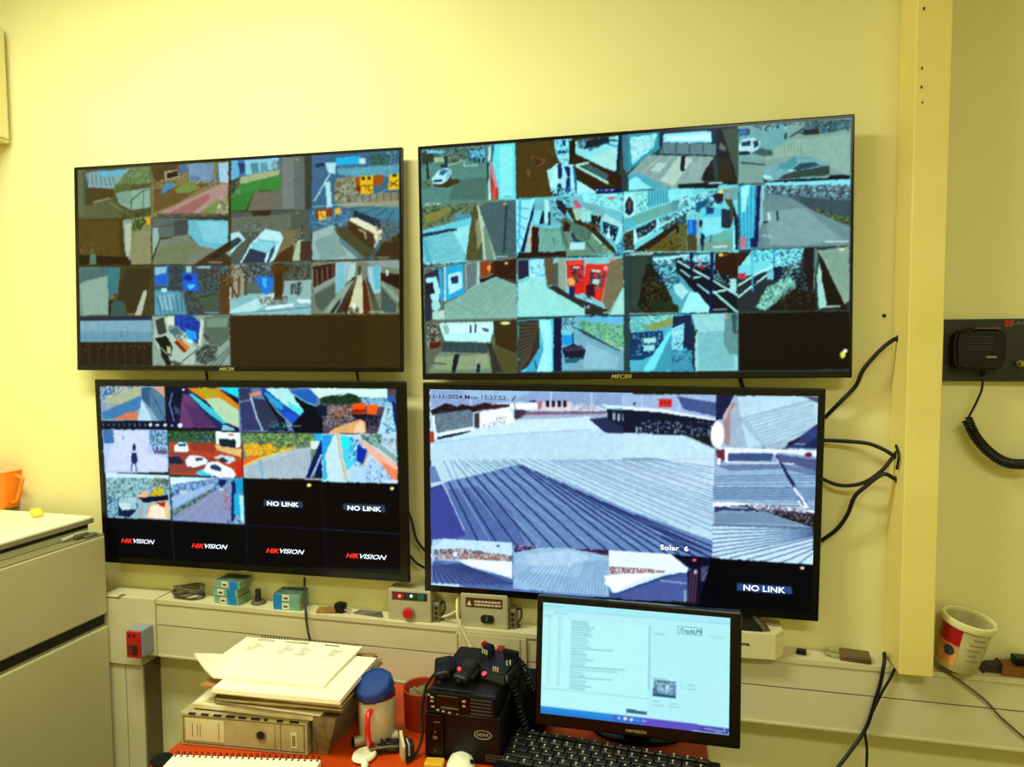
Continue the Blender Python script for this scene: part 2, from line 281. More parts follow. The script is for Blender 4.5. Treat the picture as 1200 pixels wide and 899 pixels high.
# ---------------------------------------------------------------- what the screens show, room reflection painted into the upper two's dark tiles
# p colour x y ...: polygon   l colour width x y ...: line   e colour cx cy rx ry: ellipse
# s colour width n  a b c d  e f g h: n lines fanned between two edges
# k colours size share x y ...: busy speckle inside a polygon   @ ox oy scale: drawing frame
PIC_A = """
@ 80 160 5.995
p 5a5632 40 210 580 170 585 590 40 600
p 6b6f4e 50 240 120 230 130 560 55 580
p 4e5e4a 100 250 140 250 125 500 110 500
p 8aaaa8 120 260 430 225 440 330 300 380 140 360
s 3f5f6c 5 7 135 268 140 340 300 262 330 350
p 6fb6cc 200 245 430 235 420 270 230 290
l 3f5a66 5 150 245 330 238
p 6d8250 430 225 575 215 575 330 400 340 330 400 300 380
k 3d5030,7f9a68,94ab8c 9 .5 420 220 575 215 575 330 400 345
p 5e6a34 330 345 420 330 440 370 320 400
p 51451f 125 360 320 370 310 430 200 470 125 490
p 8c8c64 170 460 280 432 300 440 175 474
p 62643e 110 490 310 440 430 570 110 580
p 8fb39a 330 400 575 360 575 500 440 520 350 470
s 56715c 4 7 350 400 350 470 440 390 440 480
l 3d4f38 6 440 530 442 450 520 385 575 375
l 3d4f38 4 525 385 525 520
l 8b8c60 7 290 470 430 550
k 3c4322,6a6d38,202810 8 .6 350 530 575 500 575 590 380 600
p 8a7c48 580 210 1120 175 1120 560 580 570
p 5a4420 575 200 830 190 820 240 600 330
k 6e6038,8f8a70,3c2a12 8 .5 575 300 760 260 760 330 600 360
p a5ab94 668 250 770 232 778 290 680 310
p 3a1c10 684 262 764 242 768 280 692 300
p 5a7090 770 200 840 190 850 250 780 270
p 8fb0cf 830 195 1015 185 1010 310 850 320
s 42566c 4 12 840 200 840 310 1005 190 1010 320
k 35465c,a0b8cc 10 .5 850 280 1050 270 1050 350 860 360
p a8cfe8 1040 190 1120 180 1120 330 1060 320
l 4a6688 10 1045 190 1050 320
p 6e5630 600 370 980 330 760 470 590 540
p 75904a 740 370 850 325 930 360 830 400 760 400
p 4690cc 655 380 690 335 735 330 740 360 700 375 650 408
p b58f86 620 545 780 470 1060 335 1120 335 1120 410 930 540
p a56c64 700 545 800 490 980 400 990 440 860 545
p 7c8c4e 910 545 1010 470 1060 440 1040 540
k bfcabc,69785a,ffffff 10 .6 1030 540 1060 430 1120 430 1120 550
k 4c5b6c,2a2a2a 7 .8 620 540 1120 545 1120 580 620 585
p 4e3d12 40 590 380 575 385 900 50 900
p 5c491c 60 600 350 590 360 860 100 880
p 95a090 380 590 440 580 440 870 410 870 395 800
p b8c4a8 398 620 440 610 440 780 420 850 400 800
p 85855e 440 580 580 560 582 900 440 900
p 49571e 450 590 560 570 560 620 500 660 440 660
k cfd8bc,202c10,707a40 10 .5 440 580 540 570 540 660 440 665
p e8a818 540 570 572 570 572 625 548 625
p 8f8e68 460 670 578 660 580 900 440 900
k 8a8458,6e5c30 14 .3 70 750 260 740 260 820 80 830
p 2c1c08 50 830 420 850 430 900 50 900
p 5c8068 150 830 190 830 200 900 150 900
p 5f6c66 585 575 840 575 840 700 590 720
p 454e48 740 590 835 585 840 690 740 700
l 3b4440 5 600 640 735 620
p 98b4a8 590 640 625 640 635 730 590 840
p 7d8474 585 900 640 730 830 690 920 770 1050 800 880 900
p 7a7f60 640 780 880 720 960 780 800 900 600 900
p 6fbccd 840 585 1120 590 1120 780 1060 800 920 770 840 690
p 86cfe0 900 600 1115 600 1110 760 950 740
p 4a3820 880 900 1120 740 1120 900
p 352a1a 960 860 1200 690 1200 720 1060 850
p 94a89c 1100 820 1200 760 1200 790 1130 845
l c8ccb4 6 985 884 1075 884
@ 270 160 5.714
p 4a7ab0 0 140 330 130 330 250 0 270
p 6cb4dc 0 150 40 150 60 270 0 300
p 8fd4e8 90 160 320 140 310 215 100 260
p 5f8f9c 130 180 180 175 190 240 140 250
p 6a9ca8 200 175 240 170 248 225 200 232
p 28406c 50 180 90 175 90 240 60 250
p a8b484 60 270 330 215 320 270 60 330
p 3f8a3a 60 320 330 255 330 360 160 360 100 490 0 500 0 400
s 2f6a2c 5 8 0 400 160 370 0 490 110 490
k 8aa698,4a5c50 9 .7 0 290 60 290 60 400 0 410
p 74705e 160 365 330 360 330 490 110 495
k 4a4436,8a8a78 9 .6 270 170 330 150 330 220 280 230
p 66706a 330 130 535 120 535 490 330 490
p 3f4436 490 130 535 125 535 490 500 490
p 78827c 345 140 420 140 420 485 345 485
e c09068 440 152 12 8
p 555c52 0 505 535 490 535 840 0 850
p 3a2c1c 130 500 260 495 270 530 150 540
p 6a7060 0 540 400 520 400 640 0 640
k 3a4238,8a968c 9 .6 90 570 200 560 200 660 110 680
p 7e7450 330 640 440 620 420 800 280 850
p 4e3818 330 780 420 720 420 840 250 850
p b6ecf4 0 650 50 635 100 690 40 740 0 790
p 33404a 0 700 50 670 75 700 0 760
p c0f4fc 60 850 130 720 230 620 330 640 350 680 290 830 240 850
p 8fd6e6 140 720 200 690 300 700 270 780 140 760
p 323a50 70 850 130 750 240 780 220 850
p 3a4a68 240 840 270 750 300 720 290 770 255 845
l 5a9ca8 6 180 690 320 712
k 1c1c18,b8c0b0,6a4a28 9 .7 415 740 440 600 480 600 480 690 440 760
p b4c4a0 410 830 445 690 490 690 460 830
p 4c3428 470 700 535 700 540 830 460 830
e b07060 445 512 10 8
p 3e6a88 540 115 1130 85 1130 475 540 490
p 486c90 540 120 660 110 640 200 560 450 540 460
p 1f3450 560 185 640 170 620 200 570 205
p 22b4ee 705 140 860 125 865 185 705 190
p b0e8f0 630 175 705 170 700 250 650 240
p d0e8ec 860 140 900 140 905 180 862 180
k 3a5c30,527a48,1f3820 12 .7 930 120 1070 110 1060 190 940 195
k 6a98a4,284048,9cc0c0 9 .6 1040 100 1130 95 1130 190 1040 190
p 5fa8bc 710 215 1130 185 1130 260 850 270 720 250
k 4a7c90,80c0cc 8 .4 710 200 1130 185 1130 250 720 260
p 8e8a6c 700 280 860 260 860 380 1130 370 1130 430 800 460 690 440
k 2c2418,8e8860,d0d4b0 9 .55 690 290 860 280 860 420 700 440
l c0e8ec 10 560 430 650 270 690 210
p b8e8ec 630 300 665 300 680 470 645 475
l 90c0c8 7 770 310 760 420
l 90b8bc 6 790 360 880 440 1050 350
p a05818 835 270 1025 250 1020 320 960 330 840 330
p 7a2c18 840 330 870 320 870 370 840 360
p f4c020 864 262 955 258 955 378 870 385
p 382c10 875 270 900 266 900 290 876 292
p 382c10 915 265 940 262 940 286 918 288
l 5a3c08 6 872 330 905 325 905 355
l 5a3c08 6 950 322 920 325 925 360 950 355
p f4c020 1062 255 1128 245 1128 350 1055 355
p 33280c 1085 250 1115 245 1115 268 1088 270
l 4a380c 7 1070 300 1120 330
l 4a380c 7 1070 330 1118 290
s 39444c 4 8 790 390 790 440 1120 370 1120 430
p 9c9c84 700 460 1130 425 1130 470 780 475
l a8d8e0 5 545 470 860 445
@ 270 160 5.714
p 51727e 540 490 1135 465 1135 815 545 830
p 9cbcb8 545 830 545 640 690 590 740 720 850 820
p 84a49c 560 700 700 640 780 800 600 828
p 3c6c90 520 490 800 475 800 590 600 600 530 620
k 1c3a5c,6098b0,a0c4c8 9 .6 530 500 800 490 800 590 560 610
p 8a3c14 560 490 680 480 680 530 570 550
p eec040 585 500 635 495 635 555 590 560
l 4a3408 5 600 515 625 545
p e8b848 697 478 738 474 738 518 697 522
l 3c4c5c 5 705 520 708 610
l 80a8b0 5 540 570 700 600
p 4a8498 800 470 1130 465 1130 560 960 540
s 2c4c5c 5 5 800 480 960 465 1130 600 1135 500
p 243444 820 490 1000 560 1010 620 820 540
p f0ecc8 800 545 840 540 1020 625 1010 690 975 700 950 650 795 560
p 4e3c1c 790 560 960 650 960 760 780 640
l d8d4b8 8 860 620 900 640 905 690
l e0dcc0 9 1000 680 960 740
p 5e5a38 700 600 790 620 960 780 900 820 720 660
s 2a2412 5 6 690 620 900 820 800 580 1000 790
p 45321c 1010 720 1135 640 1135 815 960 815
k 2a2010,6c5c38,8a8260 10 .5 960 560 1135 600 1135 700 1000 720
s 8fa8a0 4 3 700 690 860 815 690 640 900 815
l b8bca8 5 975 808 1065 808
@ 80 290 5.995
p 544f38 70 140 585 130 590 480 75 490
p 7c9a84 75 145 280 140 280 475 75 480
p 93aea0 80 260 110 240 230 190 280 180 280 470 110 475
p 52726e 80 150 280 140 280 200 110 240 80 262
p 3e7c82 275 140 365 140 355 320 310 330 280 360
p 4a4020 365 135 585 130 585 480 430 480 330 370 350 320
p 3e341a 400 150 580 145 560 300 450 470 340 380
p 3c5c54 300 400 340 372 390 380 410 430 400 478 300 478
p 28242c 282 375 320 370 300 400 300 480 285 480
p 8c7434 290 345 310 330 325 350 300 370
p b8c4ac 465 478 525 310 545 300 550 330 510 478
l b8bca8 5 425 468 475 468
p 2c2a48 70 490 585 480 590 512 75 518
p 6f9cae 80 515 585 510 590 665 82 665
p 86aebe 85 520 580 515 585 590 85 590
s 5d8496 4 4 85 540 85 640 585 535 585 640
l 3f6478 4 372 590 372 640
p 2e1e10 80 665 590 662 590 828 82 830
s 4e3820 6 9 85 680 85 820 585 690 590 825
k 6c4a28,181008 12 .3 85 665 590 662 590 720 85 730
p 3c5660 595 130 1130 125 1135 475 600 480
p 2a7cc8 600 140 700 130 705 270 610 270
p 90c4d8 605 140 690 135 680 180 610 195
p 2460d0 612 200 690 200 690 260 615 262
k 101820,5c5040,2c3c44 10 .7 690 140 800 135 800 340 700 330
p 2060e0 800 180 905 190 910 300 830 310 805 290
e 0a2a90 838 215 30 22
p 50c8f8 830 265 890 262 880 280 850 300
p 96ccd0 820 130 860 130 860 178 825 178
k 5c2c20,382418,7c6a58 11 .7 900 150 1060 140 1060 230 910 240
l a8e4e8 12 905 140 990 140
k 282018,4c4838,7a7c6c 10 .6 920 230 1060 220 1060 340 930 350
p 4a5c4c 870 330 1055 320 1050 465 930 465
l 1c201c 5 915 352 1040 325
p 5f9ab0 605 300 800 310 830 470 605 475
p b8ecf4 650 290 690 290 690 315 655 315
s a8d8e4 9 6 640 340 665 440 730 330 730 440
s 24485c 4 6 620 350 650 460 790 335 800 450
k 201810,5a2c18,6c6c5c 9 .6 780 300 860 300 980 470 850 470
p 5c4220 1055 220 1140 160 1140 470 1060 470
k 1c1408,b8b090,7a5c38 9 .4 1050 140 1135 130 1135 260 1050 250
l b8d8d8 5 955 460 1050 460
p c8d8d0 1130 280 1140 280 1140 470 1130 470
p 8fa698 588 480 1130 475 1135 830 590 830
p b5ccb8 600 500 700 490 760 600 900 700 880 820 720 825 640 740 600 640
p 3a4038 606 510 670 490 690 600 630 615
p dfe8d0 690 490 745 480 740 560 700 570
k 1c2420,8ca090 8 .6 690 540 760 540 760 580 700 580
p 507078 700 580 760 560 800 610 760 650
p 1a3fa8 745 480 870 480 925 530 910 680 870 650 820 600 745 540
s 0a1c60 4 5 750 500 750 540 925 560 910 650
k 0c2070,2a66d8 10 .5 745 480 870 482 925 535 915 600 800 590
p 20a0f8 820 570 890 590 900 650 830 640
p b8f8ff 830 640 875 655 870 680 835 668
p d8dcc4 925 500 948 520 930 690 908 690
p 5c6e5c 955 490 1130 480 1130 640 1060 700 990 680 950 640
p 7c9480 960 500 1120 490 1110 560 970 560
p e07830 745 660 780 640 850 700 830 730
p 6c2c18 740 665 760 655 830 728 810 740
k c8d8c8,30382c,ffffff 8 .6 750 610 830 600 830 650 760 650
p 12140f 605 640 680 620 700 640 730 700 720 770 650 700
p b8bc98 690 690 720 700 720 750 690 740
p 1c1c14 640 700 700 760 720 825 690 830 650 760
k 10120e,3c443a 12 .9 890 740 960 680 1050 700 1030 790 960 825 900 800
k 10120e,2c302c 12 .8 700 790 800 810 800 830 700 830
l 28302a 6 800 800 900 720
l 20281f 8 945 610 980 640
s 3a4038 5 3 1130 700 1000 825 1130 740 1060 830
p 3a2814 1136 475 1200 475 1200 830 1136 830
@ 270 290 5.714
p 5c6c60 0 105 545 95 545 450 0 455
p 9a9c88 0 120 90 115 90 350 0 370
k 3c2c1c,7a6a48,a8ac9c,5c2c20 11 .6 0 120 150 115 150 210 0 230
s 5c4418 12 3 10 200 10 330 100 190 95 320
l 4a3818 12 0 250 70 395
p 8cc0c4 0 350 130 310 540 300 540 450 0 455
p b8ecec 0 420 200 330 300 300 320 340 140 440 0 450
k 121820,3c4c5c,8aa0a8 11 .7 60 110 290 105 280 200 100 240
p 2478e0 160 200 260 190 290 220 280 280 240 320 200 290
p 40c0ff 210 200 235 205 240 280 215 250
p 4a3010 290 110 350 105 345 350 290 350
p 5a3c10 260 120 400 120 390 160 280 170
k 1c1810,6c5c34,40382c 10 .6 350 110 540 105 540 220 350 230
p 98b8b4 360 225 540 215 540 330 350 350
s 1c2420 9 2 410 250 405 310 455 240 450 320
k 10141c,5c6c7c 8 .7 400 240 475 230 475 320 400 315
p e8ffff 440 350 530 345 540 370 460 375
l e0ffff 22 240 410 410 385
l 40545c 4 0 445 540 400
k 3a2c20,8a5c40 9 .7 180 330 380 330 380 380 200 385
p 7c8470 545 95 1130 80 1130 445 545 445
p 3f1e14 550 130 700 105 700 190 555 270
s 8a8c78 6 4 575 150 580 250 680 120 685 200
p 8fa494 555 270 700 195 700 225 560 310
p 56625a 560 320 700 240 700 330 610 430 570 390
p a0c4c8 700 100 800 95 790 200 740 300 700 310
p 7cc4d4 720 110 760 110 750 290 705 300
p b4d8d4 800 105 840 100 830 190 780 230
p 3c3430 640 440 820 200 838 190 740 440
p 4a2c14 740 430 850 190 870 190 790 445
p 94a894 620 440 740 280 830 210 700 440
p 282c34 660 440 740 330 730 370 690 440
p d8d8b0 780 445 850 190 880 180 890 445
p 484440 852 120 875 120 870 180 850 180
p 5c2c18 890 445 882 200 910 240 940 445
p a8d4dc 915 130 1005 120 1005 300 960 310 930 250
p 68c0dc 950 130 1000 125 995 290 965 280
p 7c7c60 910 240 960 310 1000 440 940 440
s 24281c 5 3 910 200 970 440 930 240 1000 430
p 331a12 1005 170 1130 180 1130 280 1010 220
p c8e4e4 1040 150 1060 150 1060 190 1040 190
p 8ca48c 1010 220 1130 330 1130 380 1010 250
p 4c5c54 1005 260 1115 380 1110 440 1010 430
k 1c1a18,3c3a34 8 .9 790 400 860 400 860 445 790 445
e e8ffe8 826 392 14 22
e c07868 1028 104 9 6
p 94a09c 880 90 1130 85 1130 140 960 120
l d8d8c8 6 925 432 1025 432
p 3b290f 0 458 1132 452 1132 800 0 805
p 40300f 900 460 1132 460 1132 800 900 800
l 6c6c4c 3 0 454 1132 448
"""
PIC_B = """
@ 490 160 9.99
p 5f8680 50 140 1140 60 1140 760 50 790
k 20302c,5a6a58,88aab0,304850 22 .75 50 150 800 90 810 240 400 330 280 250 60 330
p 3c4838 50 200 190 200 200 300 60 330
p 80c8e0 110 165 320 175 310 200 120 200
p a8b48a 190 250 310 240 330 300 200 310
k 8c8a60,3a3c28,606048 18 .6 330 180 520 150 520 290 360 320
p 638880 380 340 560 260 660 290 810 300 820 740 60 780 60 640 170 560 140 470 60 500 60 350
p 57746a 450 500 800 480 800 740 350 740
l c8c494 12 350 345 440 320 520 280
p 70b8d8 600 180 790 150 780 260 640 260
k 183858,90e0f0 20 .5 600 150 790 130 780 300 600 290
s 143048 18 3 660 260 670 300 760 260 765 300
l b0d8dc 12 540 300 550 350 690 335
p 303028 105 300 130 300 140 500 115 500
k 4c3c20,8c6c30,6c6848 16 .6 55 530 170 520 170 580 60 620
p 2a4048 310 240 355 230 355 370 320 370
p 283c44 270 330 355 330 340 370 280 365
p 4c3c28 190 560 350 500 480 500 490 540 340 600 200 590
p b8ecf0 165 500 250 400 350 370 395 400 395 470 290 560 180 560
p 356e88 255 450 270 400 355 385 350 410 300 460
p 203c48 185 515 290 500 285 530 190 540
p 94bcc0 340 400 385 380 390 460 330 520
l 203038 12 385 460 385 500
p d8ece4 825 120 850 120 850 270 830 300 845 740 820 745
p 283c48 806 300 826 300 826 500 808 560
p 306890 870 100 895 105 895 310 870 300
p 74e0e8 895 95 1135 85 1135 740 940 740 900 600 870 310
p 90f0f4 950 120 1100 110 1100 700 960 720
p c88c94 845 290 870 310 935 600 935 640 900 620 850 420
p b84038 845 400 900 600 935 600 935 730 870 740 850 600
p e05848 870 600 900 600 900 740 870 740
l 2c5c68 6 1000 700 1070 705
k e8f8e8,78988c 14 .8 60 790 270 780 270 805 60 815
@ 485 120 4.615
p 6f8478 50 550 545 525 545 850 50 870
k 384828,6a6c38,88884c,2a3420 12 .7 50 560 340 545 330 610 220 600 200 650 50 690
p 8a8448 60 610 180 570 200 590 120 640 70 650
p 5890b0 225 608 305 600 300 640 230 640
p 78c8dc 50 690 320 620 290 860 50 870
p 9ce4ec 60 730 300 660 280 850 100 868
s 3f7c90 4 15 50 725 200 680 70 868 285 840
p 283c50 50 708 230 678 235 690 50 725
p 5c5838 320 560 370 560 365 850 275 852
p 8e8c68 330 640 360 620 370 740 340 800
p b8ccb4 350 560 440 850 375 850 360 700 340 560
p 7c9080 372 680 385 660 430 850 385 850
p 54686c 370 545 545 530 545 845 450 848 360 600
s 3c5054 4 6 490 560 545 600 480 840 545 850
l 14242c 5 497 560 490 680 480 810
e d8a878 488 549 10 6
l d8e8e0 4 445 833 500 833
k f0fff8,68a0b0 7 .8 55 545 150 540 150 556 55 562
k f0fff8,68a0b0 7 .8 55 862 240 862 240 875 55 877
@ 600 150 8.571
p 4f3f1b 40 140 1090 60 1090 650 40 705
p 56431d 60 160 380 150 380 690 60 690
p 8a5c44 180 280 330 320 320 350 240 400 230 360
p 4e3418 200 290 320 330 240 385
p 6c5c34 140 420 175 420 175 490 150 495
k 3a3a14,6c6430 14 .5 310 120 420 110 430 300 340 230
p 90e0f0 420 120 590 105 580 250 560 370 490 370 440 280 425 200
p 205078 450 230 560 230 540 260 450 260
p 183058 500 120 530 120 530 180 505 180
k 204868,b8fcff,5098b8 20 .5 425 120 590 110 570 370 480 370 430 260
p b0ecf0 440 290 560 280 560 300 460 310
p 2a2014 570 140 630 120 640 350 600 400 570 350
p 98e4ec 630 130 1060 80 1060 420 1000 440 790 340 630 260
p b0e8e0 780 300 1050 200 1040 420 960 430
k 103048,3c2c18,406c80 22 .75 640 130 830 90 1060 120 900 180 780 230 650 200
p 1a2c38 740 130 960 90 970 150 860 180 720 210
l 103850 12 830 110 1060 130
l 205870 10 920 150 1060 195
p 3c2814 580 250 760 320 960 440 960 530 860 500 640 400 620 430 1050 640 820 640 640 520 590 380
p 3c2814 600 400 630 390 960 580 1060 590 1060 650 830 640 640 520
l b8f0e0 20 635 375 760 350
l a8ecdc 26 640 385 950 550
p 4c6468 690 380 760 360 960 470 940 520 880 500
p 3c2414 760 340 1000 430 1090 480 1090 600 960 560 960 470 790 370
p 10284c 1065 70 1095 70 1060 480 1030 460
p 4c7c90 1100 70 1170 65 1200 420 1140 450 1105 400
p 103858 1160 70 1185 70 1200 420 1180 430
p a8e8ec 340 430 390 400 440 360 610 370 620 660 400 660 380 620
p b8ffff 380 600 400 440 450 400 470 650 400 650
p 1c3060 450 370 490 370 495 480 475 520 450 500
p 1c2c64 510 380 575 390 575 470 560 500 540 470
p 1c3c70 540 500 575 500 580 670 520 675
p 1c3860 450 560 480 560 500 670 440 680
p 286890 600 380 620 380 660 660 630 670
p b0f4fc 640 520 830 640 830 720 640 700
p 90e4f0 470 640 830 650 830 720 470 720
p 0c1c58 820 600 1090 600 1090 650 840 658
k f8ffff,102060 10 .6 825 618 1015 610 1015 635 825 642
k 182c50,80d0e4 18 .6 380 600 640 600 640 700 380 700
@ 600 215 8.571
p 76beca 30 150 1100 90 1100 720 30 740
p 9cecf8 35 160 220 150 210 200 70 680 35 690
s 3c8cb0 9 6 50 160 190 155 40 560 70 660
p 50b0d8 60 170 85 170 70 560 50 600
p 14245c 205 215 220 190 225 230 110 680 70 690
p b0c8b8 180 380 200 380 170 680 110 680
p d04848 170 540 190 540 200 660 180 670
p 76b0bc 215 180 500 160 500 400 240 430 195 430
p 88d8e4 215 265 290 265 290 400 200 410
p b0f0f4 310 160 350 155 370 260 350 400 320 400
p 101c30 295 280 310 280 310 400 265 400
p 14242c 352 290 370 290 370 420 355 420
k 102438,88e0ec,446c7c,a8fcff 22 .7 380 160 560 130 600 330 420 380
p 2a2c3c 430 160 500 180 540 260 520 330 450 250
p 3c3420 530 250 600 240 700 400 800 430 1000 640 1040 720 980 690 750 460 620 410
p 3a1c14 190 430 260 440 250 690 530 680 530 730 40 740 50 690 180 690
p 7aa79a 255 450 480 440 530 670 255 685
l 5c847c 8 300 465 470 462
l 4c6c64 9 395 540 415 620
p 6f8c78 480 370 620 400 720 430 1000 700 760 720 530 730
p 5c7868 530 330 640 420 760 470 740 600 600 500 500 350
k 201c18,6c3c2c,384c54 16 .8 410 340 500 350 580 400 570 490 500 480 480 400
p 3c1c10 505 390 570 410 560 480 510 470
s 3c5c60 8 3 500 500 560 660 480 430 500 620
p 1c3458 575 490 600 500 640 560 680 580 610 590
p 24506c 600 540 720 590 620 590
p b4e4e4 570 590 720 590 715 660 560 665
l 304048 10 740 600 810 690
l 384c4c 10 765 490 755 560
l d0fff0 12 790 510 880 600
k c8f8ec,648078 16 .3 760 520 990 680 980 715 900 700
p b0dcdc 700 180 1090 400 1090 460 900 370 760 260 690 260
p 7cacb0 690 190 760 190 920 260 900 350 760 260 690 240
p 98f0f4 690 110 1090 100 1090 290 900 230 700 180
k 50b0c8,b8ffff,306070 20 .35 780 110 1090 100 1090 290 780 200
p d05c70 605 170 640 165 690 240 620 250
p c88088 945 130 1010 130 1010 165 950 165
p a0c4ac 590 250 700 260 690 360 630 370
p 9ce0dc 670 270 780 280 780 380 690 390
p 14141c 780 310 880 340 850 420 780 400
k 101c2c,c0f0f0,302820 18 .6 770 310 880 330 870 480 750 440
k 602818,301408 16 .9 620 370 700 380 870 420 870 480 760 460 640 410
p 9ce8f0 870 350 1100 450 1050 640 1000 580 1040 480 900 380
p 142840 900 380 1060 440 1010 590 900 480
k 0c1c30,4080a0,c8f4ff 20 .5 890 380 1060 440 1010 590 890 500
p c8fcff 940 500 955 430 970 530 990 560 930 540
k 103860,3880a8 18 .7 1030 620 1100 560 1100 720 1040 720
@ 725 215 8.276
p 7cd0d8 30 80 1150 0 1150 670 30 670
p 9cecec 30 90 270 80 270 250 30 340
e b8f8f4 88 220 60 120
p 26344c 50 200 90 120 130 180 130 270 90 310 50 290
e 7c4858 92 210 16 50
k 6ca4a0,b0f0e8,386068 18 .5 150 90 270 80 270 240 160 290
s 3888a0 16 8 280 70 280 220 480 60 480 170
p 94e8f0 470 60 700 50 700 200 480 240
p 72a8a0 35 350 560 160 640 180 640 230 160 400 40 470
p 60949a 505 165 570 165 570 260 505 270
p 5cb8d0 40 370 150 350 160 400 40 450
k 1c3450,a8f0fc,70c0d8,e0ffff 22 .65 560 130 1000 50 1000 200 700 290 620 340 560 340
k 204868,80b8cc,4a3c4c 20 .7 740 180 1000 80 980 210 840 230 720 330
p 1c5c7c 730 200 840 150 860 190 740 280
p 30203c 900 110 1000 80 1000 170 930 190
p 3c3830 35 480 130 450 140 640 35 650
k 14202c,80746c,604838 18 .7 35 480 130 450 130 620 35 640
p 24303c 150 440 340 350 350 450 170 530
k 14243c,a0e0e8,804c48,303038 20 .65 150 430 560 270 560 360 170 540
p c0fcfc 125 450 145 440 165 560 130 600
p 9ce8f0 350 340 370 335 375 450 355 460
l b0f0f4 16 140 580 240 520 340 440 520 340
k 101820,3c2018 18 .9 400 420 640 290 640 390 520 410 430 480
p 34241a 120 660 550 380 560 420 260 660
p 6a5c2e 240 660 560 430 650 400 650 660
s d8dcb4 10 1 240 650 250 640 540 415 545 420
p 6a6840 560 400 650 395 650 650 560 650
k 1c1408 16 .07 400 480 640 420 640 650 300 650
l 14100c 12 490 575 500 590
p 101810 540 420 565 420 565 480 545 490
p 64c4e0 810 240 1000 230 1000 340 810 340
p 8ce4f0 810 330 990 320 990 450 1000 650 820 650 800 450
p 70b0a8 820 520 1090 440 1090 650 830 650
p 80a094 640 560 1090 560 1090 660 640 660
p 22486c 830 230 910 230 910 290 840 300
p 1464c0 650 355 740 355 740 500 660 505
p 4098e0 670 365 700 360 700 480 675 480
p 584c34 650 500 740 500 740 655 650 655
p 98b0a4 740 340 770 340 770 600 745 600
p 1c2c44 765 360 800 360 800 400 780 430 765 410
p 102c48 785 480 815 500 815 560 800 660 785 640 775 540
l 1c3040 8 890 500 870 570
p 2c3440 985 250 1080 250 1080 430 985 430
k 1c2434,304c5c 16 .5 985 250 1080 250 1080 430 985 430
p 7ca4a4 1000 60 1150 30 1150 160 1000 160
p 504c3c 1010 150 1090 150 1110 300 1080 420 1070 250
p b0fcfc 1100 460 1120 430 1130 640 1095 640
p 102c44 1090 180 1150 350 1145 650 1120 640 1110 380
e f0e070 980 80 28 18
l d05838 14 1010 75 1050 72
l e0f4f0 14 905 616 1030 612
k f8ffff,386478 14 .7 30 685 330 670 330 690 30 705
@ 735 120 4.364
p 3c94a8 0 160 170 150 160 240 0 350
p b0f0f4 10 180 150 160 130 230 20 320
k 68b4bc,c8ffff 8 .5 10 180 150 160 130 230 20 320
p 28384a 160 150 560 120 560 300 160 260
p a0e8f8 180 160 430 145 430 205 180 205
p d0ffff 200 175 420 160 420 190 200 195
l 103048 10 430 140 435 210
p 6c8488 180 205 450 210 450 270 160 260
s 303c48 4 5 175 210 175 250 455 215 450 262
p 1a202c 450 140 480 135 555 390 555 420 470 420
p 4c5848 480 140 560 125 562 420 540 330
p 70706c 470 200 500 230 500 250 465 240
s 282c28 4 4 455 240 455 310 520 260 520 330
p 3c3020 460 280 510 290 550 400 460 410
p 8fa4a0 100 270 440 275 380 420 250 440 120 430 0 370
s a8b8ac 6 6 170 275 30 400 430 280 370 400
p b8ccc0 150 310 200 310 160 355 110 350
p b8ccc0 260 275 330 290 230 430 160 400
p 98aca8 330 310 380 315 350 400 290 400
p 1c1c2c 270 275 292 272 288 330 280 352 264 345
p 1c1c2c 278 320 290 345 270 355
p 5ca8b8 0 370 60 360 200 440 0 452
p 98ecf8 0 400 40 380 120 440 0 450
p 282028 390 350 430 290 440 400 370 400
p 14242c 255 420 460 405 460 440 255 438
l e8f0f0 7 412 413 480 411
@ 735 120 4.364
p 86a098 565 120 1150 75 1145 405 565 415
p 92aca0 720 200 1140 160 1140 370 1040 330 900 260 700 300
p 78a4a8 570 130 820 110 860 180 700 260 570 300
k 1c3440,508898,98ccd4,182018 11 .65 640 120 860 100 860 125 700 150
p 284c64 565 135 620 130 625 165 570 170
p 3878a8 570 140 610 138 610 160 570 165
p 3c5c68 940 90 1145 85 1145 130 1040 150 900 160
k 14242c,58a0b4,6c7c74 11 .7 880 100 1145 80 1145 140 1000 160 880 160
p 1c2420 900 140 985 130 980 160 900 165
l 14201c 6 835 175 910 125
p 2c4040 800 165 812 150 818 185 805 190
p 9cb4a4 805 195 885 195 885 270 805 265
s 5c7c78 3 6 805 205 805 262 885 205 885 262
p 44605c 640 260 670 230 740 245 740 270 700 275
p b8e0e8 565 225 585 190 640 178 680 200 670 240 610 262 570 262
p 203c50 585 200 630 195 625 220 580 222
p 28384c 640 200 665 190 670 220 645 235
p 182028 568 250 630 250 620 268 570 266
l 182830 6 580 308 700 318
p 14141c 690 390 720 408 760 398 1030 385 1040 370 1140 372 1140 400 700 412
p 7ca8b0 690 370 700 335 770 315 860 275 940 275 1010 300 1035 320 1030 370 960 385 760 395 700 395
p 55949a 770 320 860 278 870 310 830 342 770 340
p 2c5060 840 345 880 312 960 305 985 320 880 345
p 3c4c48 860 350 1035 320 1035 370 760 395 800 370
p b8f0e8 690 370 730 375 740 390 700 390
l 5c8078 4 840 285 940 282
l e0f8f0 6 825 348 845 346
@ 735 120 4.364
p 6f868c 565 425 1145 390 1140 735 570 755
p 60c8e0 565 425 650 420 655 745 570 755
s 308cb0 8 5 570 430 575 740 650 430 640 740
p a0f4f8 575 430 620 425 600 560 580 560
p c08090 570 690 600 690 605 750 570 750
p 142c58 620 700 640 690 645 740 625 745
p 142454 660 425 680 425 660 740 640 745
p 90c4cc 680 425 700 425 690 600 670 650
p 90e0f0 700 410 1145 392 1145 420 700 425
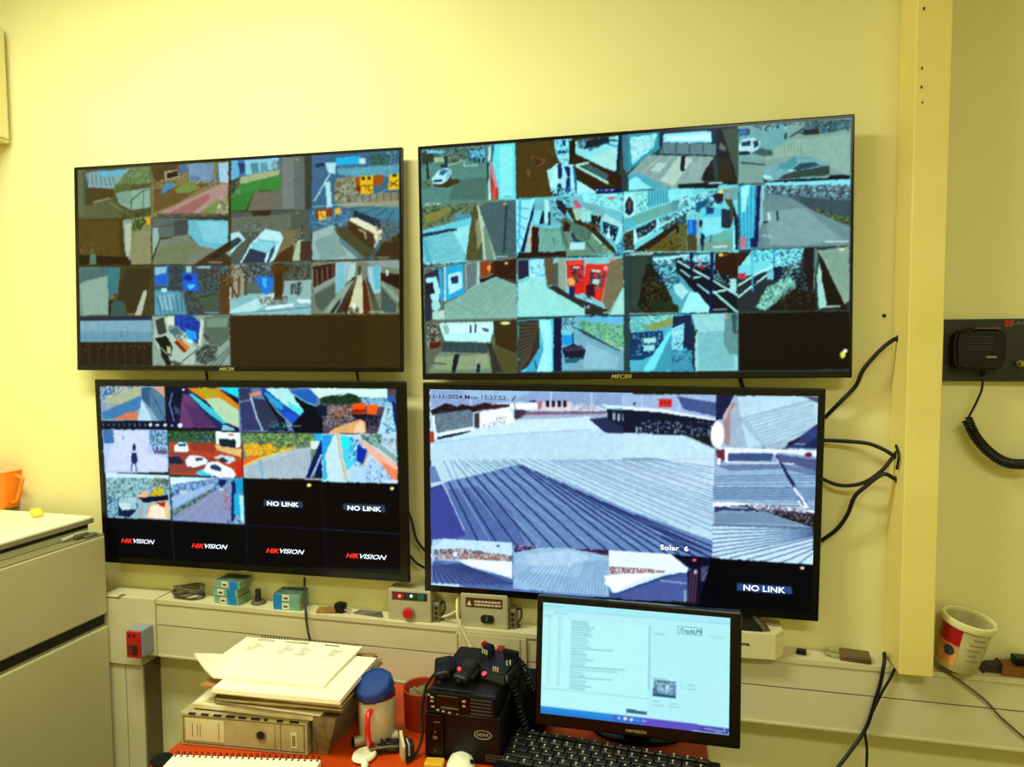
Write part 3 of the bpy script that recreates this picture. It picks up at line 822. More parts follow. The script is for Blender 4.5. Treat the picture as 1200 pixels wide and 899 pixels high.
k 182434,5c7c8c,b0d8dc,303848 11 .8 705 425 1145 418 1140 500 900 480 740 480 720 500
p 506068 800 470 960 490 1140 500 1140 630 1040 600 900 530
s 283c40 3 20 880 480 900 530 1140 500 1140 600
k 5c6c20,98a040,283010 9 .7 960 540 1140 590 1140 630 1060 610 960 560
k 182024,8c9890 9 .8 820 480 900 520 1060 600 1040 610 880 540
p 768c90 690 500 840 490 960 560 1140 640 1140 735 690 745
p 86a0a0 700 560 900 540 1100 700 900 735 720 730
p 28343c 690 610 730 612 690 620
l c8f0e0 12 718 570 722 600
l 283848 10 762 560 765 600
l b8d8d0 5 685 680 735 690
l d8ecec 6 1012 714 1065 714
l d8ecec 6 1070 713 1130 713
@ 485 280 4.615
p 68746a 50 150 548 95 548 430 50 440
k 90a8a0,485450 9 .5 50 145 160 125 160 160 50 185
p 3c3444 55 190 150 150 160 330 100 330 90 440 55 440
p 40a0d8 130 160 150 155 160 330 140 330
p b0ecf4 60 210 120 200 140 280 130 340 95 330
p 2c2030 60 235 100 230 110 290 70 300
e a8dce0 115 355 24 30
p b8d8cc 100 390 160 380 160 430 95 430
p 2ea8d8 165 150 262 130 268 290 172 330
p b8ecf8 180 190 255 170 260 260 185 300
p 2c3c60 195 205 235 195 235 235 200 240
l d0f4f8 8 165 330 165 150
p 98acac 270 130 350 120 348 250 275 290
p 747c7c 280 135 335 125 332 240 282 275
l d0e8e4 6 345 120 345 245
p a0441c 355 125 400 120 400 195 360 205
e e8a050 402 155 12 16
p 402414 420 120 545 105 545 230 430 190
p 5c2814 410 130 430 125 430 185 410 190
p 2a1c14 350 220 430 190 540 235 545 245 430 200 360 235
p 8fb0a4 160 350 270 290 350 240 435 200 548 245 548 425 160 430
s 7c9c90 3 8 165 360 435 205 400 428 548 280
s 7c9c90 3 8 165 360 300 428 435 205 548 260
e e0b088 493 130 10 8
p 88c8cc 550 110 1120 90 1125 410 550 420
p 302c48 555 115 610 112 615 200 555 220
p a0e8f4 610 120 690 105 705 260 620 210
k 3898c8,c8ffff 10 .5 615 120 690 105 700 200 620 200
p a0e4dc 555 240 640 205 720 265 910 375 910 410 555 420
p 6c5840 695 105 745 100 750 250 710 250
p 58605c 750 130 770 125 770 250 745 250
p 98a494 770 105 810 100 812 280 770 260
p 3a3430 710 260 760 250 830 300 1050 390 1040 412 915 410 910 375
p e02c28 815 115 910 112 910 290 860 300 820 220
p e83830 920 135 1048 135 1000 340 900 290
p f05048 820 120 900 118 905 135 825 140
k 182030,6c7c88,2c3c4c 10 .8 835 145 905 150 900 240 850 230
k 182030,6c7c88,2c3c4c 10 .8 940 165 1030 175 1000 280 935 270
p b8e8e8 850 150 885 150 885 158 850 158
p c0ecec 950 165 1000 170 1000 180 952 176
p a8e0e0 955 215 995 220 985 250 955 240
p d05018 820 210 850 205 868 230 855 255 820 255
p e8a860 820 215 840 205 865 230 855 250 830 250
p 1c2860 828 255 860 258 855 310 830 310
p 40202c 920 250 960 240 970 310 920 320
k e0f0f8,182858 9 .6 910 300 955 310 940 380 905 370
e f0a0a0 1028 158 12 14
p 80745c 1050 120 1120 100 1120 260 1040 400 1005 340
p a8e4d8 1120 260 1125 410 1050 412
e e08878 1065 110 14 7
l d8ecec 6 1015 398 1045 398
p 6c6c5c 55 440 548 430 548 720 60 720
k b8c4ac,5c2418,26181c,94a89c 10 .75 60 455 130 450 140 570 70 580
p 60241a 80 560 140 545 130 580 80 590
p c0fcfc 130 450 420 445 420 500 400 555 160 545
p d8ffff 180 460 400 455 395 510 175 500
p a0b8a4 150 460 180 460 185 510 160 510
s 1c2c3c 8 2 300 465 298 500 325 460 325 500
k 1c1c38 8 .9 360 475 395 480 395 500 360 500
p 3f5458 150 550 385 560 385 610 150 605
s 26383c 3 7 150 560 150 600 385 565 385 608
p 7c8872 70 715 130 605 400 615 410 720
p 96a080 110 630 390 620 400 700 100 700
p 20242c 210 620 240 615 215 715 195 715
p 20242c 330 670 347 670 345 715 328 715
l 38402c 5 100 665 165 670
p 3c3c30 385 560 410 560 470 715 415 720 400 620
p 48361c 420 440 545 435 545 620 430 570
p 5c5634 420 570 545 625 545 718 470 715
e f4f0b0 485 452 26 8
p 5cc4dc 552 435 745 430 745 715 555 715
p 443830 555 440 665 435 668 590 600 690 555 715
s 6c6454 5 12 560 455 665 455 560 700 610 640
p 50a8c8 600 690 690 550 690 715 600 715
p a8f4fc 665 435 725 432 735 500 730 715 650 715 690 590
l 143858 6 640 655 650 700
p 181a40 745 430 785 430 785 712 740 712
p 78b0c8 785 425 1120 420 1120 712 785 712
k 284858,a8d8e4,1c2430 11 .7 790 430 870 425 860 480 790 520
p 70b8e4 860 420 1122 418 1122 460 880 430
k 68b050,a0d070,3c7038,88c070 12 .8 870 440 900 445 1122 465 1122 590 1050 570 900 490
k c8c8a0,a0b060 9 .7 1000 530 1122 590 1122 610 1010 560
p 305058 860 480 900 490 1100 605 1100 612 900 510
p 80a8bc 850 500 900 510 1120 620 1120 712 790 712 900 640
p 94bccc 920 560 1100 640 1080 700 900 700
p 2898e0 785 520 840 515 845 565 790 572
p 80ccd8 785 490 840 490 840 516 785 520
l 102030 6 845 510 848 570
p 1c2038 790 590 850 565 915 600 900 650 800 640
s 484058 6 5 800 590 890 575 810 605 905 595
p 386070 800 645 900 640 860 670 800 668
@ 735 280 4.364
p 32423c 0 85 115 80 115 380 0 385
p 3c4c44 10 100 90 95 60 350 10 360
p 242018 90 130 120 130 260 380 80 380 40 340
k 40381c,6c6434,181408 10 .6 60 200 130 180 240 330 240 380 60 380
p 60a4b4 120 90 555 70 555 370 250 382
p b0ecf8 120 100 320 75 320 110 200 130 120 115
k 101c38,98e4f0,2c4458 11 .75 120 110 240 100 260 220 200 260 140 240
p 181c28 240 100 555 75 555 375 420 378 240 160
p 80e0f0 265 95 440 75 440 120 340 120
k 98e0f0,d04048,286088,c0fcff 12 .6 260 90 440 75 440 160 350 155 270 120
p 3c2010 445 75 555 72 555 180 540 210 445 160
l c0f8f0 10 250 115 430 215 555 290
l b8f0e8 9 265 160 320 200 365 195
l a8e8f0 9 350 235 410 280
l b8f0e8 11 430 270 550 375
l b8f0e8 11 430 275 490 265
l 101c44 14 318 75 320 200
l 101c50 16 425 75 415 375
k 7cb0b0,182c34,b0dcd8 12 .6 425 150 555 210 555 270 430 200
p a8dce0 515 205 550 205 550 275 515 265
p a8f8ff 260 380 310 270 350 275 410 350 405 378
p b0e8e8 225 240 260 225 305 270 270 310 230 270
p 283820 110 300 250 340 250 382 120 382
l e0f0e8 5 430 363 500 362
e f0e060 470 82 12 8
l e06030 6 485 84 505 82
k f8ffff,80a0a0 6 .8 0 73 115 70 115 82 0 86
p 30383c 558 70 1135 40 1135 370 558 378
p 481c10 560 80 620 75 620 130 560 140
p 8ce8f4 630 60 900 50 880 120 700 170 560 200 560 150
k 205878,b8ffff,48b0d0 13 .6 620 60 830 50 820 130 620 150
p 80d8e8 560 140 720 110 720 150 570 200
p c83850 560 180 595 175 600 205 562 210
l c8fcf8 9 560 240 640 190 780 115
l c8fcf8 9 560 300 620 250 760 150
p 1c2c38 575 240 700 175 720 150 640 240
l 60b8e0 9 632 70 632 265
l 3c80a8 8 745 50 745 180
p 80c8dc 710 170 760 160 770 210 710 210
p 182440 740 150 780 140 780 210 745 215
p 7cb4a8 650 350 700 260 830 190 870 250 700 370
k a8e4d0,3c5848,b8fff0,587868 11 .6 650 350 700 250 850 170 860 260 680 370
p 241c18 700 370 860 250 950 160 960 370
k 282018,5c5444,182028 9 .5 700 370 840 240 940 240 945 370
k 181820,78c4d4,b8f0f8 10 .6 780 60 900 50 880 200 780 200
k 101420,4c90a0,303038 11 .8 830 180 900 150 920 280 850 260
p 2c1c20 900 50 950 45 940 200 900 180
p 6c8074 955 45 975 60 950 280 945 280
p a8d8cc 975 120 1000 200 1020 340 975 365 965 200
p 241c14 985 90 1115 350 1120 370 1020 350 990 200
p 94a898 970 60 1135 40 1135 320 1110 340 1000 110
p 88a090 990 60 1130 45 1130 280 1060 200
l e8f0e8 7 990 352 1085 348
e e8e4b0 1098 56 16 7
l d0ece8 4 0 383 245 380
p 5cb0c8 0 395 320 385 330 680 0 680
k 78b498,a8dcb0,d8fff0,68a080 12 .7 0 395 240 388 150 450 0 480
p 8c9c60 60 450 230 400 230 440 120 470
p 1c4470 0 480 170 470 170 570 60 620 0 620
k 1c3c5c,90d0d8,183050 11 .7 0 490 160 480 150 580 0 600
p b0e4dc 70 510 135 505 135 530 75 535
p a0dce0 70 545 130 545 120 575 70 575
p 1a3050 220 395 315 390 330 660 305 640 290 560 220 575
p 98dcf0 215 460 280 430 270 570 215 570
k 205878,a8ecf8 9 .5 225 470 275 450 270 560 225 565
p 4c9cb4 65 675 210 470 215 560 215 675
p 80e8fc 65 675 85 640 200 475 215 480 120 675
p 4c94ac 210 575 330 570 330 680 210 680
k 204860,68b4c4 10 .5 215 580 320 575 320 640 215 640
p 9cd4d8 320 385 555 382 555 678 335 680
p 84bcc0 350 480 520 470 540 670 350 670
p 28343c 320 390 335 480 345 480 335 500 330 680 318 640
l 283438 8 330 475 345 470
p 6c9494 490 385 555 382 555 600 510 590 480 540
p 405c60 520 390 550 385 548 490 530 480
e e09088 495 402 10 6
p 1d150f 560 384 1135 374 1135 675 560 680
e f0e050 1098 600 15 18
e f8f8f0 1110 580 12 10
l 605c44 3 558 378 1135 372
l 586c68 3 558 384 558 676
"""
PIC_C = """
@ 105 440 6.154
p 8aa0b8 80 80 545 80 550 330 90 330
p a8b498 200 90 380 85 370 160 200 210 100 200
k 28406c,c8dcec,607c9c 12 .6 90 85 340 82 240 130 100 180
p 4c80a8 95 270 370 150 380 240 200 310 100 320
p c88060 170 320 280 270 350 260 350 325
p 406484 380 90 440 85 440 240 380 170
p b8d8ec 380 180 440 290 450 330 350 330
p 5c8098 440 90 545 90 548 330 500 330 440 240
p d0a088 460 85 545 85 545 160
l 304868 5 440 100 540 310
l c0b070 6 130 230 280 190
p 0c1430 85 332 560 330 770 380 560 395 95 380
s b0d0e0 5 10 105 350 105 364 440 350 440 368
e d8f0f8 440 358 14 12
e c8e0f0 490 360 14 9
e d0e0f0 545 360 16 10
e 98b8d0 597 362 14 9
p 1c1440 555 80 1090 82 1095 400 650 390 555 330
p 6c4870 640 130 720 140 920 380 650 380 660 200
p 583c68 680 200 800 240 900 360 760 380
p 0c1430 555 90 680 90 650 280 600 330 560 330
l 80a8e0 8 600 130 580 210 610 330
p 3c5468 610 220 650 240 650 290 620 280
p 203860 700 110 740 120 1000 400 920 380
p 50c0d0 740 130 900 250 1010 340 960 350 840 260 720 140
p c8b060 820 160 1080 230 1085 320 960 200
p c88828 700 90 930 90 1085 220 1085 260 960 180 830 180
p a8a030 760 95 900 95 940 140 840 160
p 30d8f0 920 85 1085 85 1085 170
p b0d4b0 830 170 940 160 1085 260 1090 385 980 340
p 88c0d8 960 350 1040 380 1050 400 950 395
e f0f8ff 680 105 10 8
e e8f4f8 652 362 18 16
p b0c8f0 95 390 560 395 565 700 110 705
p c8d8f8 180 400 430 400 420 560 560 600 560 690 120 690
p 4c78a8 100 395 175 395 180 490 105 495
p 7c98c8 240 440 248 430 250 460 240 462
k 142c50,6098c0,1c4838 13 .7 430 400 560 405 560 540 460 540 430 480
p 705c80 460 540 560 540 560 570 470 565
e 202850 322 520 12 26
p 203060 305 560 340 560 345 620 335 640 305 640 300 600
s 283868 7 2 305 640 300 690 330 640 340 690
p 305c50 560 400 900 405 1095 410 1100 735 570 720
k 384820,789040,142820,6c7040 13 .7 565 405 910 405 900 490 565 470
p a85030 570 480 1095 500 1100 735 575 715
p 8c4c48 570 540 700 560 900 600 860 700 575 705
p 904434 720 490 900 480 900 560 740 540
p d8b880 900 500 1095 530 1090 590 920 540
k 142c48,6c98a0 11 .6 780 430 900 430 900 480 780 490
p f0fffc 905 405 1088 412 1085 520 1055 520 1050 460 930 455 930 500 910 495
p d04840 1000 422 1035 424 1035 435 1000 432
p 182c3c 940 460 1050 465 1050 525 940 510
k 28d8ec,d8fcff 12 .8 1095 450 1170 440 1170 490 1100 480
p e0fcff 610 510 650 480 700 490 715 540 700 555 612 550
p 284c70 635 495 690 490 695 510 640 512
p 202844 568 590 640 585 680 630 660 640 570 635
p e8f4f8 685 610 720 575 800 580 850 610 840 640 760 662 700 655
p 283858 755 600 800 592 820 605 770 620
p c8d8e0 890 590 940 570 1040 590 1050 610 1000 640 930 610
p 283850 920 600 960 590 1000 620 960 630
p 58c8ec 760 700 820 670 900 690 900 730 780 720
p f0fcff 815 690 850 625 920 620 1030 680 1050 720 1030 745 920 735
p 30486c 860 655 900 640 950 670 940 695 870 675
p c03028 1050 640 1095 620 1100 735 1060 720
@ 280 440 5.714
p 6c7ca0 0 80 550 80 550 375 0 380
p 384460 0 90 80 85 160 360 20 370
p 40446c 20 180 80 150 140 370 20 370
p 384058 90 150 210 170 310 330 160 370
p d09070 70 120 150 105 150 130 80 140
l c0e0f0 10 80 140 120 280 155 365
l a0b8c8 6 0 180 90 160
p 101828 150 110 300 260 330 370 180 370 280 330
k 102848,60c0a0,30587c 11 .6 200 310 320 310 320 370 200 370
p 1c50a0 150 85 180 85 410 270 370 330 330 310 260 240 160 120
p 38a0c8 180 110 290 190 300 230 260 220 170 120
p 2c60c0 300 230 400 270 370 320 320 290
p b0ecec 175 85 330 85 380 150 440 240 410 265 300 190
p 58e0e0 330 170 440 240 410 262 340 210
l c8e8e0 5 200 160 260 240 350 325
p 060c1c 370 130 520 200 600 210 600 380 370 380 350 340 440 240 380 160
p 2c68b0 340 100 510 90 525 140 515 205 440 170
l a8e8f0 7 370 130 440 170 520 205
p 50a0d0 470 90 530 90 525 120
l c0e8e8 5 320 338 440 338
p 58505c 555 80 1060 85 1055 390 555 385
p d0fcf0 470 82 1000 85 1000 150 800 140 620 130 540 150
p 204030 550 150 640 130 680 140 740 115 800 130 820 180 700 190 560 185
k 1c3818,386038,102018 12 .6 545 150 640 130 740 115 820 150 800 190 560 190
p 88b8d0 820 150 1000 150 990 210 840 200
k 386088,90c0d4 11 .6 820 140 1000 145 990 200 820 190
p 8c7068 560 200 760 210 760 250 600 290
k a0603c,c8b8a8,382830,607898 12 .6 560 190 760 200 780 290 600 320
p f06020 760 190 850 178 850 250 770 258
p f06828 860 195 935 190 930 258 862 258
p 803008 762 225 850 225 850 245 768 252
p 14182c 750 260 850 255 960 270 930 330 860 340 800 290
k 101420,6c80a0,b0c0d0,a06030 12 .7 560 260 760 250 760 340 570 350
p d8a878 640 350 820 290 850 310 850 385 600 388
p f0d0a8 780 340 830 300 850 380 770 385
k 181c2c,584050,807c90 11 .8 850 270 970 260 940 370 860 360
p b0e0f4 1000 160 1060 160 1060 470 930 390
p 3c64a0 1000 130 1058 130 1058 180 1005 180
k 182848,a8ecff 11 .4 1000 180 1060 180 1060 440 980 400
l 204078 6 970 320 1055 370
p 1c2c5c 1030 170 1062 180 1064 400 1045 300
p 10203c 530 200 590 200 595 270 530 270
p 040818 420 250 560 280 560 378 420 378
p 6c8070 15 385 545 385 550 690 30 690
k 284c30,68b048,b8c058,385040 13 .7 20 390 500 385 500 440 200 520 60 500
p d8a038 30 470 120 450 160 500 150 540 40 540
p e8a830 160 470 210 450 240 500 180 540
k e0b838,a87820,f0d060 12 .6 30 450 380 480 200 540 40 540
p e07040 25 560 130 530 130 590 25 610
p b0c0c8 25 615 130 560 380 490 480 480 480 690 28 690
s 7c98b0 4 22 60 610 60 690 470 490 480 690
p 90b0c4 120 560 150 560 160 690 140 690
p d8c860 25 600 130 550 380 478 380 486 130 565 25 615
p d0ece8 480 440 540 440 530 490 480 490
p 2cb0d8 500 390 600 388 560 440 510 430
p 14245c 510 520 550 430 560 470 530 560 490 690 440 690
p 102050 545 520 555 470 560 690 500 690
l c0e0f4 10 550 530 520 600 480 680
p b8dcf4 550 390 1060 390 1065 725 555 712
p 3498e0 555 400 640 390 580 520 555 560
p c0e8ff 560 690 570 560 630 400 660 395 680 560 700 710
p 40b0d0 560 560 575 520 590 690 560 705
p c8b890 655 395 672 400 690 560 735 710 715 710 672 560
p 58c8e4 680 400 760 410 800 560 720 640 700 560
e 30e8f0 712 450 28 40
k 143c80,58a8e0,d8f8ff 13 .65 740 400 860 430 850 560 800 630 740 560
p 14389c 790 460 860 500 830 600 790 570
p b8a890 865 500 875 510 830 630 815 620
p b0d4f0 740 640 860 600 880 540 1060 650 1065 722 740 712
k 204c98,90b8e8,c8ecff,7088c8 13 .5 860 540 1065 680 1065 722 850 712
p f0b8a0 780 400 840 440 1065 600 1065 690 920 570 820 450
p e88868 940 560 1065 640 1065 700 1020 690
k 204828,48783c,183018 12 .8 810 395 960 390 960 450 900 470 840 430
p 88a8a0 870 460 940 450 1060 540 1062 590 940 490
p a0c4e0 960 400 1060 430 1060 520 960 450
k 2c4c78,e0a890,e8f8ff 11 .6 970 400 1060 430 1060 500 980 450
l f0f8ff 7 975 708 1060 712
l f0f8e8 8 440 693 550 697
@ 105 550 6.154
p 98c0cc 115 25 570 45 580 365 125 345
p c8ecf8 115 28 570 42 570 65 115 60
k 40707c,80b0b8,284858,b0d0c8,606c50 13 .6 120 60 570 65 560 180 340 200 130 220
k 103050,90c0d0,204870 13 .7 125 190 210 200 210 340 130 340
p 182c48 200 250 260 290 330 290 340 270 300 210 370 200 370 240 310 320 280 345 205 335
p c0dcdc 200 250 250 235 290 250 290 290 230 295
p b0ccd0 275 205 340 205 360 240 310 250
p 98a8b0 310 340 350 300 390 250 380 350 300 345
p 98b4bc 330 210 380 200 390 250 350 290
p 140c28 350 205 560 185 562 220 390 240
p e8b098 340 190 400 150 430 180 400 200 350 205
p c8b020 430 190 480 130 530 140 525 180 470 195
k 6c8820,d8c838 10 .4 430 190 480 135 530 145 520 185
k 806c40,7c4c38,304838 12 .6 470 60 570 70 570 160 530 140 450 120
p e8c090 400 350 430 260 540 235 560 240 570 360
p ffe8d0 410 345 440 270 520 250 545 355
p 9c3c20 470 240 540 235 535 275 500 265
l b07060 5 440 230 400 320
p 7c9cc0 575 55 1100 60 1110 400 590 370
p d0f4ff 575 55 900 65 800 80 580 110
k 385c98,88acd8,1c3468,b0d4f0 13 .6 580 110 800 80 920 95 900 130 620 250 580 260
p 9cb8e0 590 200 860 110 900 120 600 280
p b0ccd8 640 160 700 145 700 180 650 185
k 384820,7c8c30,182838,585c48 12 .8 590 300 700 240 900 130 920 150 760 250 640 310 600 340
p 8894b4 600 360 640 310 920 140 1010 110 1010 395 620 370
s a0a8c4 4 4 640 360 940 140 960 390 1000 200
k b07880,8c5c70,98a0c0 11 .5 940 180 1010 110 1010 300 950 280
p 182858 930 70 990 80 950 130 920 110
p c0e0f0 930 140 960 135 960 150 935 158
p 2898c0 1030 65 1100 70 1105 180 1040 170
p 102c60 1020 90 1040 80 1060 260 1030 380 1010 380
p 30a8d0 1035 170 1065 180 1080 300 1070 340 1030 320
p a8f0f0 1070 190 1100 190 1108 390 1085 380
k c8ecf8,183860 10 .7 980 360 1108 370 1108 400 985 390
@ 280 440 5.714
p 04030a 28 694 1066 726 1070 800 28 790
@ 280 550 5.4545
p 060208 30 60 1025 95 1030 640 40 620
@ 105 550 6.154
p 030208 105 350 580 372 590 700 100 660
p 030208 580 372 1120 402 1260 700 580 700
@ 280 550 5.4545
p 060208 35 60 530 85 530 360 35 350
p 080208 535 85 1022 100 1022 400 535 380
l 303868 3 35 357 540 384
l 506088 3 540 384 1022 414
l 1c2450 3 527 85 541 384 545 640
l 1c2450 3 35 62 38 357 42 620
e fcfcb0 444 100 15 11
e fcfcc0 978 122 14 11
@ 105 550 6.154
l 484c60 3 583 372 600 690
l 181c30 3 1118 402 1122 690
l 181c30 3 110 350 583 372 1118 402
p 282c30 1500 0 1500 0 1500 0
@ 280 550 5.4545
p 3c4c5c 152 192 402 206 402 248 152 234
p 3c4c5c 660 217 932 230 932 274 660 260
"""
